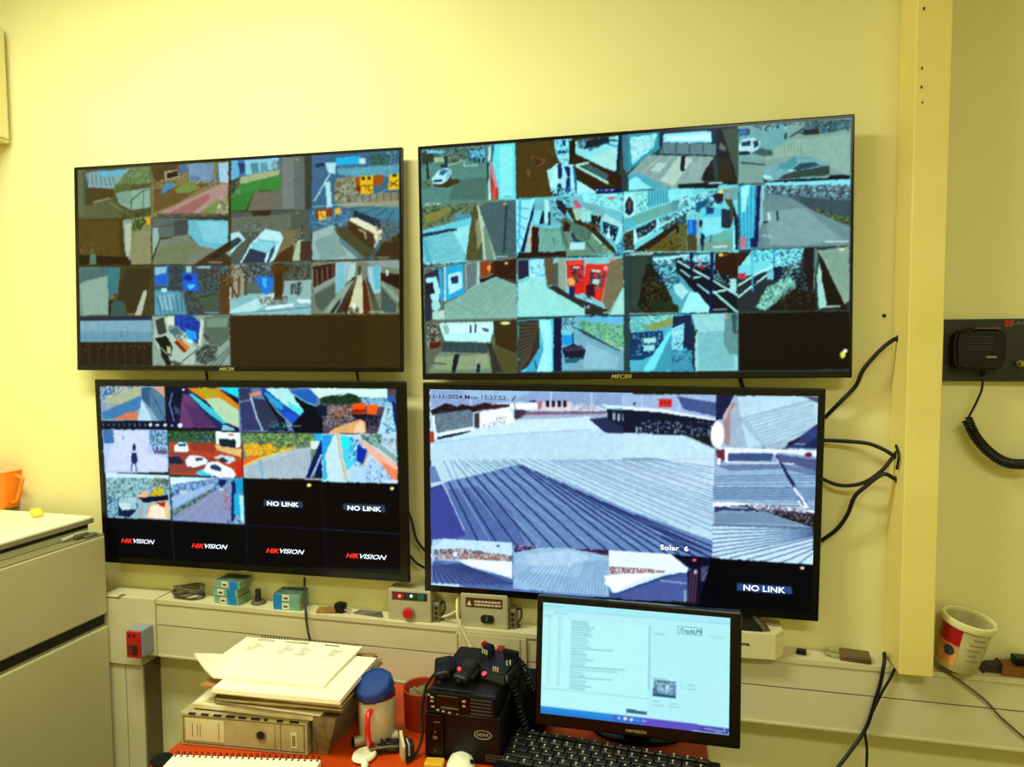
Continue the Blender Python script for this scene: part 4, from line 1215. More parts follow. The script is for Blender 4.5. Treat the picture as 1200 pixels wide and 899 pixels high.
PIC_D = """
@ 490 440 4.8
p a8d8f0 65 80 1200 90 1200 470 70 480
p 80a0d0 65 85 1200 92 1200 180 540 150 70 190
s b0c8e8 8 6 70 100 70 170 1200 95 1200 160
p 8cb8e4 250 90 640 92 560 130 300 140
p 281820 70 205 160 160 220 180 250 165 300 180 380 155 420 170 520 165 320 210 80 225
k 301c20,181018,584048 10 .6 70 200 160 165 220 185 380 158 520 165 320 210 80 225
p 4c1c24 330 205 350 180 515 165 510 180
p b83c38 65 320 90 320 95 375 65 385
p 607c8c 80 225 290 195 310 220 310 300 110 345 90 340
k 587484,7c9898,446070 8 .6 90 225 295 200 305 290 110 330
p e8fcff 80 235 92 232 105 350 95 370
p d8f4fc 100 330 310 290 315 310 110 350
p 101838 110 350 300 312 300 322 110 365
p 4c3844 315 220 345 210 345 300 318 300
p e8f0f4 345 215 515 180 540 250 540 280 350 300
p f8fcff 360 220 500 190 520 260 370 285
k 303848,c8d8e0 8 .6 440 230 500 235 490 275 440 270
k 2c3c54,d8e8f0 8 .5 365 265 450 260 430 298 365 300
p f4f8ff 515 165 670 155 670 190 520 190
p 1c2838 625 145 660 140 662 152 625 153
p b06c78 670 150 700 150 690 195 672 192
p d8c8d0 700 150 860 150 860 195 690 195
s 101828 20 4 728 152 728 170 825 152 825 170
k b07884,8090a8,d8a8a8,e8e8f0 9 .7 860 155 1010 165 1010 195 860 195
p 806078 560 205 1060 200 1060 240 560 245
p 98a8c0 600 225 1070 215 1060 240 580 245
l 101c40 4 525 150 548 118
l 38405c 4 540 150 560 250
p 483850 540 195 620 200 560 250 540 245
p b8e8fc 315 310 560 260 960 230 1060 325 1200 325 1200 470 70 480 70 400
p a8d8f0 70 420 100 380 600 320 1060 300 1200 330 1200 470 70 478
l 80b0d0 4 100 385 400 340 960 305
p a8d8ec 70 480 1200 460 1200 740 570 500 140 600
p 24305c 960 245 1065 235 1200 310 1200 325 1050 322
p 5c80a0 1010 170 1060 180 1200 190 1200 215 1080 195
p c0ecfc 1030 165 1200 170 1200 185 1060 185
p 101830 1060 190 1200 205 1200 310 1065 245
s 90b0c8 14 4 1100 215 1100 245 1180 225 1180 255
p 6c90b0 70 520 95 515 130 605 70 610
p 98c0dc 90 490 120 490 145 600 130 605
p b8e0f8 110 485 280 475 560 500 350 555 140 600
s 78a4c4 4 9 130 480 240 590 560 470 400 545
p a8d8f0 560 475 1200 465 1200 745 580 500
@ 730 440 4.8
p 90b0e0 0 105 520 105 520 245 0 175
s b8cce8 6 6 0 110 0 165 520 120 520 225
p 405890 300 115 520 150 520 225 340 190
p 0e1638 0 180 520 245 515 350 350 330 70 325 0 320
p d8f0fc 0 172 200 185 520 240 520 252 200 205 0 190
k c0d8e8,141c3c,384868 8 .35 70 250 520 260 515 345 80 320
p 90b8d0 70 285 80 285 80 325 70 320
s 8cb0cc 6 5 100 290 100 315 480 305 480 335
p a8d8f0 0 320 350 335 515 410 515 465 0 470
p b0e0f4 0 330 340 345 515 420 515 460 0 460
l 5c7c98 6 350 335 515 405
p 98c8e4 0 465 515 465 515 770 0 770
@ 0 0 1
p a8d8ec 505 540 836 536 836 700 505 700
p b4e0f4 700 540 836 538 836 580 720 560
s 5c88b0 .9 12 528 540 538 566 640 538 836 622
s 4c74a0 .9 20 646 538 836 616 760 536 836 547
s e0f8ff .6 9 660 542 836 612 780 538 836 550
s 4c74a0 1.0 8 600 541 700 590 520 541 532 566
p 5e86ba 519 566 563 556 610 544 740 598 836 633 836 700 540 700
p 4c6cac 523 575 560 570 600 600 640 700 545 700
s 7ca4d0 1.1 10 534 566 575 636 620 549 836 640
s 1c2c6c 1.7 9 526 566 561 636 608 546 738 650
s 1c2c6c 1.7 7 612 546 756 650 706 588 836 646
s 1c2c6c 1.7 4 745 603 836 640 790 640 836 660
p 3848a0 503 573 518 569 534 600 546 628 505 640
p 5c80b8 503 548 510 547 517 565 503 567
l 182060 1 504 573 518 569
l c8e0f8 1 519 566 534 600 544 622
@ 490 440 4.8
p a8d8ec 700 440 1150 440 1150 470 700 475
@ 730 440 4.8
p e82820 196 130 272 130 274 178 200 178
s 600810 6 3 215 145 215 160 255 145 255 160
e 1c1c30 62 158 6 8
@ 730 440 4.8
p 94b8cc 520 110 1095 110 1090 410 515 400
p 182050 520 105 620 105 560 240 520 250
p a08088 560 240 600 150 640 150 640 400 570 380
p c8a8a8 555 230 600 150 612 150 570 250
p 94b0c4 600 200 660 110 800 110 700 260 660 395 600 395
p a8d8ec 640 110 1000 112 1090 150 1090 270 960 350 700 400 660 240
s 5c88a8 3.5 18 650 240 1060 130 790 400 1088 285
s d0ecf8 3 9 700 240 1060 150 800 390 1088 260
p 505c70 1000 112 1095 112 1095 150 1040 125
p 1c2c64 905 400 990 340 1090 265 1090 405
s 3c5090 5 6 920 385 1090 280 980 405 1090 330
p 281c3c 920 375 980 345 1000 355 930 390
l d8e8f8 4 965 378 1022 380
e f0f4ff 528 330 38 75
p 7ca0c8 515 405 1088 410 1075 770 510 730
p d8f0ff 515 400 1088 412 1088 450 900 430 590 430
p 702c38 520 415 570 410 570 470 535 490
p f0f8ff 570 405 590 405 590 485 572 485
p e8f4ff 530 460 550 460 548 500 530 500
p 3c5488 590 435 850 430 830 475 590 475
p 4c5c88 850 435 1085 465 1085 530 980 500 880 480
l e0f4ff 7 590 483 960 490
p 88b0d4 520 500 590 490 900 490 1085 530 1080 770 515 735
p 607ca8 520 500 900 490 1085 530 1085 560 900 520 600 530
s 38588c 4 13 515 565 1080 550 515 740 1080 745
s b8e0f8 4 8 515 600 1080 590 515 735 1080 735
p e8f4ff 840 430 855 430 1045 730 1030 740 1000 730 920 560
p 203868 850 440 860 440 1045 720 1035 720
p 182850 880 490 900 490 1020 725 1010 725
e 702038 1042 438 20 14
@ 490 580 4.8
p 98c8e8 80 255 140 250 530 270 530 520 75 500
p b0e0fc 85 305 140 252 530 270 530 370 300 320 90 320
k 301c28,7c3c28,c06838,182038 9 .8 85 310 250 305 530 345 525 375 250 365 90 370
k c88058,a05830,e8d8c0 9 .6 230 320 500 350 500 375 240 365
p e8ecf8 195 325 220 325 220 350 195 350
k 8098b8,e0e8f0 8 .7 85 340 200 340 220 370 85 380
p 4860a0 80 375 200 375 330 420 530 475 530 520 75 500
p 5878b4 85 370 230 380 330 420 200 410
s 182458 4 13 80 400 100 505 240 392 530 505
p e0f4ff 230 372 300 365 530 380 530 470 400 430 280 400
e 405890 450 288 10 7
p 80b0dc 535 290 1078 310 1078 572 535 530
p 302050 540 290 1070 310 1070 340 850 300 700 295 540 325
k 801c38,c8d0e8,301838 9 .7 545 285 700 290 600 310 545 320
k 801c38,c85068,301838 9 .7 900 305 1070 325 1070 345 950 325
p 88b8dc 540 330 680 298 850 298 1000 330 1070 345 1070 570 535 530
p 9cc8e8 600 340 850 310 960 340 900 460 640 440
s 5c88bc 4 12 640 400 540 470 860 400 800 560
s 5c88bc 4 14 880 380 820 570 1066 370 1072 575
@ 490 580 4.8
p 98bce0 1070 310 1078 310 1078 575 1070 575
@ 730 580 4.8
p 304488 -77 312 500 350 500 600 -77 578
p d8f8ff -75 312 270 330 370 410 360 435 100 445 -75 540
p c8ecfc -75 440 -50 435 360 430 240 450 -60 560 -75 500
k 802c20,c85838,301020,8c4838 9 .85 -75 400 0 405 100 410 240 425 240 435 0 440 -60 448 -75 440
p f0f8ff -100 455 120 440 240 440 100 470 -40 545 -100 500
p 3c5894 -75 520 -60 550 -30 555 220 470 365 435 360 600 -75 578
p 485ca0 0 560 220 475 365 450 355 600 0 590
l a8c8e8 5 215 480 360 495
p 0c0c30 270 330 500 350 500 610 420 600 430 420 380 410
p 201030 365 430 430 400 430 600 370 605
s 6c4868 7 3 385 430 375 600 420 420 405 600
p 3c4868 440 400 500 390 500 500 440 480
k 8098b0,182038 9 .5 440 420 500 410 500 500 445 480
p e8b0b8 395 355 412 355 412 370 395 370
e ff5060 403 363 12 8
e b8c8d8 410 430 8 14
p 7c98c0 345 530 362 530 360 600 345 600
@ 730 580 4.8
p 7ca4c8 507 -50 1080 -50 1078 20 507 20
s 34548c 4 5 507 -45 1080 -40 507 15 1080 20
l e0f4ff 14 965 -40 1030 45
l 203868 4 985 0 1015 52
p e8f8ff 507 35 700 38 1075 80 1075 95 700 62 507 70
k 202450,803850,b8c8e0,302038 9 .85 700 45 900 50 1072 95 1070 165 900 110 800 95 700 75
p 283c74 510 62 700 50 740 80 520 85
p 7c9cb8 510 95 560 80 800 88 1070 175 1072 385 505 350
p 6c8cac 515 95 800 92 1000 160 700 150 520 160
p b8e4f8 507 170 1070 185 1075 385 505 350
s 203c74 5 8 507 165 1070 180 507 345 1070 225
s 203c74 5 5 600 352 1070 235 990 383 1070 320
l e8f4ff 6 590 62 700 68
p 03040c 500 352 1100 388 1100 760 500 760 430 610
p 050616 430 600 500 560 520 760 300 740
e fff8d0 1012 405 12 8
p 24508a 646 490 955 512 955 555 646 535
"""
PIC_E = """
@ 610 690 4.286
p b4f4fa 105 85 1035 128 1070 720 105 650
p a8eef6 105 85 1035 128 1037 165 105 120
p bafafc 110 160 640 185 650 640 110 600
p a0dcea 105 115 1032 155 1032 160 105 120
p 2080d8 107 608 700 650 700 695 107 650
p 2c8ce0 107 608 500 638 500 660 107 630
p 4068d0 480 635 720 652 720 690 480 672
p 6450c8 640 645 880 662 880 705 640 690
p 5c54c0 760 655 1068 680 1068 712 760 695
p 4048a8 920 668 1068 680 1068 714 920 700
l 4898a8 3 642 185 655 500
l 8cc8d4 2 110 515 655 548
s a8dce8 1.5 1 250 172 250 173 640 182 640 183
l 4c8c9c 2.6 253 172 334 177
l 4c8c9c 2.6 253 185 340 190
l 4c8c9c 2.6 253 199 365 204
l 4c8c9c 2.6 253 212 351 217
l 5c9cac 2.6 253 226 347 231
l 5c9cac 2.6 253 239 359 244
l 5c9cac 2.6 253 253 328 258
l 5c9cac 2.6 253 266 341 271
l 70acb8 2.6 253 280 333 285
l 70acb8 2.6 253 293 352 298
l 5c9cac 2.6 253 307 464 312
l 5c9cac 2.6 253 320 318 325
l 4c8c9c 2.6 253 334 331 339
l 70acb8 2.6 253 347 335 352
l 5c9cac 2.6 253 361 367 366
l 70acb8 2.6 253 374 328 379
l 5c9cac 2.6 253 388 326 393
l 4c8c9c 2.6 253 401 527 406
l 70acb8 2.6 253 415 491 420
l 5c9cac 2.6 253 428 318 433
l 5c9cac 2.6 253 442 331 447
l 5c9cac 2.6 253 455 463 460
l 5c9cac 2.6 253 469 336 474
l 70acb8 2.6 253 482 330 487
l 4c8c9c 2.6 253 496 361 501
l 4c8c9c 2.6 253 509 331 514
l 80b8c4 2.2 188 158 200 158
l 80b8c4 2.2 188 172 200 172
l 80b8c4 2.2 188 186 200 186
l 80b8c4 2.2 188 200 200 200
l 80b8c4 2.2 188 214 200 214
l 80b8c4 2.2 188 228 200 228
l 80b8c4 2.2 188 242 200 242
l 80b8c4 2.2 188 256 200 256
l 80b8c4 2.2 188 270 200 270
l 80b8c4 2.2 188 284 200 284
l 80b8c4 2.2 188 298 200 298
l 80b8c4 2.2 188 312 200 312
l 80b8c4 2.2 188 326 200 326
l 80b8c4 2.2 188 340 200 340
l 80b8c4 2.2 188 354 200 354
l 80b8c4 2.2 188 368 200 368
l 80b8c4 2.2 188 382 200 382
l 80b8c4 2.2 188 396 200 396
l 80b8c4 2.2 188 410 200 410
l 80b8c4 2.2 188 424 200 424
l 80b8c4 2.2 188 438 200 438
l 80b8c4 2.2 188 452 200 452
l 80b8c4 2.2 188 466 200 466
l 80b8c4 2.2 188 480 200 480
l 80b8c4 2.2 188 494 200 494
l 94c8d4 2 138 158 147 158
l 94c8d4 2 138 172 147 172
l 94c8d4 2 138 186 147 186
l 94c8d4 2 138 200 147 200
l 94c8d4 2 138 214 147 214
l 94c8d4 2 138 228 147 228
l 94c8d4 2 138 242 147 242
l 94c8d4 2 138 256 147 256
l 94c8d4 2 138 270 147 270
l 94c8d4 2 138 284 147 284
l 94c8d4 2 138 298 147 298
l 94c8d4 2 138 312 147 312
l 94c8d4 2 138 326 147 326
l 94c8d4 2 138 340 147 340
l 94c8d4 2 138 354 147 354
l 94c8d4 2 138 368 147 368
l 94c8d4 2 138 382 147 382
l 94c8d4 2 138 396 147 396
l 94c8d4 2 138 410 147 410
l 94c8d4 2 138 424 147 424
l 94c8d4 2 138 438 147 438
l 94c8d4 2 138 452 147 452
l 94c8d4 2 138 466 147 466
l 94c8d4 2 138 480 147 480
l 94c8d4 2 138 494 147 494
e 60e8f0 512 654 8 8
e f0ffff 543 655 10 8
e e8f4f0 575 659 9 8
l 8098f0 6 598 660 614 662
l c8d8ff 5 632 662 650 664
l c0c8f0 5 945 686 985 690
l b0b8e8 5 990 690 1035 697
l b0b8e8 4 1000 700 1030 703
l d8e0ff 6 1045 685 1046 698
p 4c7898 676 448 790 455 790 538 676 530
p 88b8d0 690 460 770 462 780 520 700 515
k 204870,b0dcec,5c88a8 9 .6 678 450 788 456 788 535 678 528
p 204868 676 520 790 528 790 538 676 530
p c8e8f4 735 470 760 475 740 500
l 78b0bc 2.5 165 132 230 136
l 78b0bc 2 120 150 145 150
l 6ca8b4 2.5 665 218 718 222
l 88bcc8 2 110 100 215 104
l 88c0cc 2 935 222 1010 227
l 6ca8b8 2 672 440 740 444
l 68a8b4 3 848 466 880 469
l 68a8b4 3 848 487 888 491
l 80b8c4 2 680 558 715 561
l 80b8c4 2 765 565 805 569
l 70acb8 2.5 682 578 732 582
l 70acb8 2.5 765 582 815 586
l 90c8d4 2 808 466 822 467
l 90c8d4 2 812 484 826 486
p 306880 548 605 652 613 652 630 548 623
"""
# ---------------------------------------------------------------- screens
def homog(src, dst):
    A = []; B = []
    for (x, y), (u, v) in zip(src, dst):
        A.append([x, y, 1, 0, 0, 0, -u*x, -u*y]); B.append(u)
        A.append([0, 0, 0, x, y, 1, -v*x, -v*y]); B.append(v)
    return np.append(np.linalg.solve(np.array(A, float), np.array(B, float)), 1).reshape(3, 3)
def blur(o, k=1):
    for _ in range(k):
        p = np.pad(o, ((1, 1), (1, 1), (0, 0)), mode='edge')
        o = (p[1:-1, 1:-1]*4+2*(p[:-2, 1:-1]+p[2:, 1:-1]+p[1:-1, :-2]+p[1:-1, 2:])+p[:-2, :-2]+p[:-2, 2:]+p[2:, :-2]+p[2:, 2:])/16
    return o
def screen_mat():
    m = bpy.data.materials.new('lit_screen'); m.use_nodes = True; nt = m.node_tree; b = nt.nodes['Principled BSDF']
    a = nt.nodes.new('ShaderNodeAttribute'); a.attribute_name = 'picture'
    b.inputs['Base Color'].default_value = (.002, .002, .002, 1); b.inputs['Roughness'].default_value = .22
    b.inputs['Specular IOR Level'].default_value = .06
    b.inputs['Emission Strength'].default_value = SCREEN
    nt.links.new(a.outputs['Color'], b.inputs['Emission Color'])
    return m
LIT = screen_mat()
def screen(M, u0, u1, v0, v1, corners, dsl, parent, base='000000', gain=1.0, rough=.05, look=(0, 1, (1, 1, 1)), wob=True):
    """lit panel in the frame M; corners: drawing coordinates of its corners TL TR BR BL"""
    W = math.hypot(corners[1][0]-corners[0][0], corners[1][1]-corners[0][1]); Hh = math.hypot(corners[3][0]-corners[0][0], corners[3][1]-corners[0][1])
    nx, ny = int(W*1.12), int(Hh*1.12)
    A, B = np.meshgrid(np.linspace(0, 1, nx), np.linspace(0, 1, ny))
    Hm = homog([(0, 0), (1, 0), (1, 1), (0, 1)], corners)
    q = np.stack([A.ravel(), B.ravel(), np.ones(A.size)]); p = Hm @ q; X = p[0]/p[2]; Y = p[1]/p[2]
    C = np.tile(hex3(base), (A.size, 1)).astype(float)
    r = np.random.RandomState(9)
    wx, wy = (blur(r.rand(ny, nx, 1)-.5, 2).ravel()*2.0 for _ in range(2))
    paint(dsl, X+(wx if wob else 0), Y+(wy if wob else 0), C)
    r = np.random.RandomState(3); o = C.reshape(ny, nx, 3)
    n1 = blur(r.rand(ny, nx, 1)-.5); n2 = blur(np.kron(r.rand(ny//5+1, nx//5+1, 1)-.5, np.ones((5, 5, 1)))[:ny, :nx], 2)
    o = o*(1+rough*2*n1+rough*1.3*n2); o = blur(o)
    c = np.clip(o, 0, 1).reshape(-1, 3)
    k_, sat, tint = look
    g = c.mean(1, keepdims=True); c = np.clip(g+(c-g)*sat, 0, 1)*np.array(tint); c = c*(1-k_)+k_*c*c*(3-2*c)
    c = np.where(c <= .04045, c/12.92, ((c+.055)/1.055)**2.4)*gain
    uu = u0+(u1-u0)*A.ravel(); vv = v1+(v0-v1)*B.ravel()
    Mn = np.array(M); P = np.stack([uu, vv, np.full(uu.size, .0004), np.ones(uu.size)]); co = (Mn @ P)[:3].T
    me = bpy.data.meshes.new('screen'); nf = (nx-1)*(ny-1)
    me.vertices.add(nx*ny); me.vertices.foreach_set('co', co.ravel().copy())
    idx = np.arange(nx*ny).reshape(ny, nx); f = np.stack([idx[1:, :-1], idx[1:, 1:], idx[:-1, 1:], idx[:-1, :-1]], -1).reshape(-1, 4)
    me.loops.add(nf*4); me.loops.foreach_set('vertex_index', f.ravel().astype(np.int32))
    me.polygons.add(nf); me.polygons.foreach_set('loop_start', np.arange(0, nf*4, 4, dtype=np.int32))
    me.update(calc_edges=True); me.validate()
    at = me.color_attributes.new('picture', 'FLOAT_COLOR', 'POINT')
    at.data.foreach_set('color', np.concatenate([c, np.ones((len(c), 1))], 1).astype(np.float32).ravel())
    Hi = np.linalg.inv(Hm)
    def to_uv(px, py):
        q = Hi @ np.array([px, py, 1.]); return Vector((u0+(u1-u0)*q[0]/q[2], v1+(v0-v1)*q[1]/q[2], 0))
    return link_mesh('screen', me, LIT, parent), to_uv
GLOSSBLK = mat('black_gloss_plastic', '060504', .22, spec=.3)
BLK = mat('black_plastic', '080706', .42, spec=.3)
BLKM = mat('black_matt_plastic', '070605', .7, spec=.2)
GLOW = mat('caption_white', 'f0f4ff', .5, emit=('e8f0ff', .9))
GLOWR = mat('caption_red', 'f02020', .5, emit=('f02820', .9))
GLOWB = mat('caption_blue', 'd8e4ff', .5, emit=('c8d4f8', .8))
GLOWK = mat('caption_black', '101828', .5, emit=('18284c', .8))
LOGO = mat('bezel_logo', 'b0a468', .4, metal=.3)
def television(x, z, w_, h, t, ro, label, act, dsl, gain, look, logo, texts, base='1c2018'):
    ca, sa = math.cos(ro), math.sin(ro)
    c = Vector((x+w_/2, -.06-h*math.sin(t)/2, 1.6+z-h+h*math.cos(t)/2))
    R = Vector((ca, 0, sa)); U = Vector((-math.cos(t)*sa, -math.sin(t), math.cos(t)*ca)); N = R.cross(U)
    if N.y > 0: N = -N
    M = frame(c, R, U, N); Wl = w_/2; Hl = h/2
    tv = thing('television', (c.x, -.01, c.z-Hl), label, 'television', 'wall mounted televisions')
    MB().box((-Wl, -Hl, -.012), (Wl, Hl, 0), M, bev=.003).build('bezel', GLOSSBLK, tv)
    b = MB().box((-Wl+.01, -Hl+.01, -.024), (Wl-.01, Hl-.01, -.012), M, bev=.003)
    b.box((-Wl*.6, -Hl*.7, -.036), (Wl*.6, Hl*.45, -.022), M, bev=.004).build('rear_shell', BLKM, tv)
    br = MB(); 
    for s_ in (-1, 1): br.box((c.x+s_*.2-.018, -.03, c.z-.17), (c.x+s_*.2+.018, -.003, c.z+.17))
    br.box((c.x-.25, -.006, c.z-.04), (c.x+.25, -.0012, c.z+.04)).build('wall_bracket', mat('bracket_steel', '202020', .5, metal=.6), tv)
    Mi = M.inverted(); L = [Mi @ plane_hit(c, N, *p) for p in act]
    u0, u1 = (L[0].x+L[3].x)/2, (L[1].x+L[2].x)/2; v1, v0 = (L[0].y+L[1].y)/2, (L[2].y+L[3].y)/2
    u0 = max(u0, -Wl+.003); u1 = min(u1, Wl-.003); v1 = min(v1, Hl-.003); v0 = max(v0, -Hl+.006)
    sc_, suv = screen(M, u0, u1, v0, v1, act, dsl, tv, gain=gain, look=look, base=base)
    def uv(px, py): return Mi @ plane_hit(c, N, px, py)
    if logo:
        p = uv(*logo[1]); text('logo', logo[0], logo[2], M @ Matrix.Translation((p.x, p.y, .0002)), LOGO, tv, height=logo[3], shear=.3, fat=.012)
    for (body, a, b_, hh, mm, sh) in texts:
        p = suv(*a); q_ = suv(*b_)
        text('caption', body, abs(q_.x-p.x), M @ Matrix.Translation((p.x, p.y, .0007)), mm, sc_, height=hh, shear=sh, fat=.012)
    return tv, M, uv
def hik(pl, pm, pr):
    return [('HIK', pl, pm, .0125, GLOWR, .35), ('VISION', (pm[0]+.6, pm[1]+.1), pr, .0125, GLOWB, .35)]
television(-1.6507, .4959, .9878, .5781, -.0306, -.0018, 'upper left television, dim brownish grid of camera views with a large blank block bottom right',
           [(91, 200), (468, 175.5), (469, 431), (95, 429)], PIC_A, .95, (.15, 1.0, (.97, 1, 1)), ('MECER', (257, 434.5), .045, .009), [], '403818')  # brown of the blank block and dark areas is room reflection, painted as emission
television(-.6141, .4946, 1.0301, .5923, -.0057, .0100, 'upper right television, largest of the four, bright blue-green grid with two red cash machines',
           [(494.5, 176), (999, 137.5), (994, 437), (497, 436.5)], PIC_B, 1.0, (.4, 1.03, (.93, 1, 1)), ('MECER', (716, 443.5), .05, .010), [], '34484c')  # dark tile lifted to brown: room light on the glass, painted in
television(-1.5885, -.1069, .9347, .5314, .0134, -.0001, 'lower left television with two NO LINK tiles above a black row of red-white lettering',
           [(117, 453), (466.5, 454.5), (468, 674), (124.5, 651)], PIC_C, 1.0, (.45, 1.1, (1, 1, 1)), ('HIKVISION', (282, 670), .026, .0035),
           [('NO LINK', (312, 592.5), (349, 595), .0125, GLOW, 0), ('NO LINK', (406.5, 597.8), (446, 600), .0125, GLOW, 0)]
           + hik((141, 635.5), (155, 636), (180, 637.5)) + hik((223, 641.5), (238, 642), (265, 644)) + hik((310, 647.5), (326, 648), (355, 650.5)) + hik((404, 653.5), (420, 654.5), (452, 657)))
television(-.6105, -.1131, .97, .5497, .0139, -.0085, 'lower right television showing a big sunlit corrugated roof and one NO LINK tile',
           [(503.5, 457.5), (957.5, 463), (952, 718), (505, 686.5)], PIC_D, 1.08, (.35, .78, (1, 1, 1.02)), None,
           [('NO LINK', (872, 691), (921, 694.5), .0145, GLOW, 0), ('Solar  6', (774, 643.5), (807, 645.5), .0125, GLOW, 0),
            ('11-11-2024 Mon 15:27:52', (504, 468), (593, 469), .0105, GLOWK, 0)])
# ---------------------------------------------------------------- cable trunking
TR = mat('trunking_cream', 'd9cfa0', .5, spec=.35, noise=5, h2='cfc48f')
TRD = mat('trunking_joint', '6a5e38', .7)
def TZ(x): return .870-.0133*(x+1.6)          # height of the ledge
DEP = .07
def slab(x0, x1, dz0, dz1, y0, y1):
    """bar that follows the slightly falling ledge; dz measured down from its top"""
    return [(x0, y0, TZ(x0)-dz1), (x1, y0, TZ(x1)-dz1), (x1, y1, TZ(x1)-dz1), (x0, y1, TZ(x0)-dz1),
            (x0, y0, TZ(x0)-dz0), (x1, y0, TZ(x1)-dz0), (x1, y1, TZ(x1)-dz0), (x0, y1, TZ(x0)-dz0)]
tk = thing('cable_trunking', (.1, 0, .70), 'long cream two-channel cable trunking along the back wall forming a ledge below the televisions', 'cable trunking')
MB().hexa(slab(-1.41, 2.09, .004, .162, -DEP+.004, -.0012)).build('channel', TRD, tk)
MB().hexa(slab(-1.41, 2.09, 0, .006, -DEP, -.0012)).build('top_panel', TR, tk)
m = MB(); m.hexa(slab(-1.41, 2.09, .009, .071, -DEP-.0005, -DEP+.02)); m.hexa(slab(-1.41, 2.09, -.0015, .010, -DEP-.004, -DEP+.012)); m.build('upper_lid', TR, tk)
m = MB(); m.hexa(slab(-1.41, 2.09, .0745, .159, -DEP-.0005, -DEP+.02)); m.hexa(slab(-1.41, 2.09, .159, .164, -DEP-.003, -.0012)); m.build('lower_lid', TR, tk)
# left end: junction box with the duct that runs down
jb = thing('trunking_junction_box', (-1.5, 0, .37), 'tall cream junction box and duct running down to the floor beside the refrigerator', 'cable trunking')
m = MB(); m.box((-1.584, -.078, .672), (-1.459, 0, .8715), bev=.002); m.box((-1.462, -.078, .706), (-1.411, 0, .8715), bev=.0015); m.build('box_cover', TR, jb)
m = MB(); m.box((-1.576, -.070, 0), (-1.522, 0, .668), bev=.0015); m.box((-1.519, -.070, 0), (-1.464, 0, .668), bev=.0015); m.build('duct_lid', TR, jb)
MB().box((-1.573, -.064, 0), (-1.460, 0, .672)).build('duct_body', TRD, jb)
m = MB(); m.box((-1.53, -.0785, .8716), (-1.515, -.06, .8722)); m.box((-1.575, -.079, .866), (-1.52, -.0785, .8690)); m.build('paint_chips', TRD, jb)
m = MB(); m.cyl((-1.452, -.0785, .712), (-1.452, -.080, .712), .003); m.build('screw', mat('screw_dark', '2c2818', .6), jb)
# vertical timber-look duct on the right
PM = mat('post_paint', 'f2e284', .5, spec=.35, noise=3, h2='e6d070', bump=.1, bscale=12)
ps = thing('vertical_cable_duct', (.552, -.115, .846), 'tall pale yellow box duct running from ceiling down to the ledge', 'cable duct')
MB().box((.517, -.115, .846), (.587, 0, H), bev=.0025).build('duct_body', PM, ps)
for px, py, r in ((1051, 397, .008), (1049, 533, .009), (1049.5, 562, .008)):
    p = Xp(.5165, px, py); MB().cyl((.5185, p.y, p.z), (.5164, p.y, p.z), r).build('cable_hole', mat('hole_dark', '0a0804', .9), ps)
for px, py, r in ((1083, 10, .0022), (1080, 102, .002), (1080.5, 80, .0018), (1081, 120, .0015)):
    p = Yp(-.1155, px, py); MB().box((p.x-r, -.1156, p.z-r*1.5), (p.x+r, -.1150, p.z+r*1.5)).build('chipped_paint', mat('chip_brown', '5c4420', .9), ps)
p = Yp(0, 1036, 370)
tag(MB().cyl((p.x, -.0005, p.z), (p.x, -.003, p.z), .0042, seg=12).build('wall_plug', mat('plug_dark', '231a10', .8)), 'small dark wall plug right of the upper right television, above the top duct hole', 'wall plug')

# ---------------------------------------------------------------- cables on the wall
CB = mat('cable_black', '0b0a0a', .45, spec=.4)
def cable(name, pts, r, label, m=CB, cat='cable', group=None, seg=8):
    return tag(MB().tube(pts, r, seg=seg).build(name, m, smooth=True), label, cat, group)
h1 = Xp(.516, 1051, 397); h2 = Xp(.516, 1049, 533); h3 = Xp(.516, 1049.5, 562)
cable('power_cable', [(h1.x+.001, h1.y, h1.z), (h1.x-.008, h1.y, h1.z-.003), Yp(-.045, 1031, 411), Yp(-.04, 1012, 433), Yp(-.035, 1003, 452), Yp(-.03, 986, 470), Yp(-.02, 966, 490)], .0048,
      'single black cable rising from behind the lower right television to the top duct hole')
cable('power_cable', [(h2.x+.001, h2.y, h2.z), (h2.x-.006, h2.y, h2.z), Yp(-.045, 1036, 527), Yp(-.04, 1018, 520), Yp(-.03, 995, 517.5), Yp(-.02, 964, 516)], .0045,
      'upper, nearly straight one of the three black cables entering the middle hole of the duct')
cable('power_cable', [(h2.x+.001, h2.y, h2.z-.006), (h2.x-.006, h2.y, h2.z-.008), Yp(-.055, 1034, 551), Yp(-.05, 1016, 564), Yp(-.04, 998, 569), Yp(-.03, 980, 568), Yp(-.02, 963, 561)], .0045,
      'middle sagging one of the three black cables entering the middle hole of the duct')
cable('power_cable', [(h3.x+.001, h3.y, h3.z), (h3.x-.006, h3.y-.004, h3.z+.004), Yp(-.066, 1034, 556), Yp(-.062, 1012, 572), Yp(-.05, 1001, 583), Yp(-.04, 993, 603), Yp(-.03, 980, 621), Yp(-.02, 962, 634)], .0048,
      'lowest black cable dropping from the middle duct hole down behind the lower right television')
cable('zip_tie', [Xp(.514, 1050, 522), Xp(.512, 1053, 535), Xp(.512, 1051, 550)], .003, 'short black tie bunching the cables at the middle hole of the duct', cat='cable tie')
cable('power_cable', [Yp(-.03, 476, 592), Yp(-.03, 483, 612), Yp(-.03, 488, 632), Yp(-.02, 500, 648)], .0035, 'thin black cable curving between the two lower televisions, upper of the two')
cable('power_cable', [Yp(-.03, 474, 646), Yp(-.03, 481, 652), Yp(-.03, 488, 660), Yp(-.02, 502, 668)], .0035, 'thin black cable bridging the two lower televisions near their bottom corners')
cable('signal_cable', [Yp(-.012, 238, 425), Yp(-.012, 242, 438), Yp(-.012, 244, 456)], .0035, 'short black cable between the two left televisions, left of the middle')
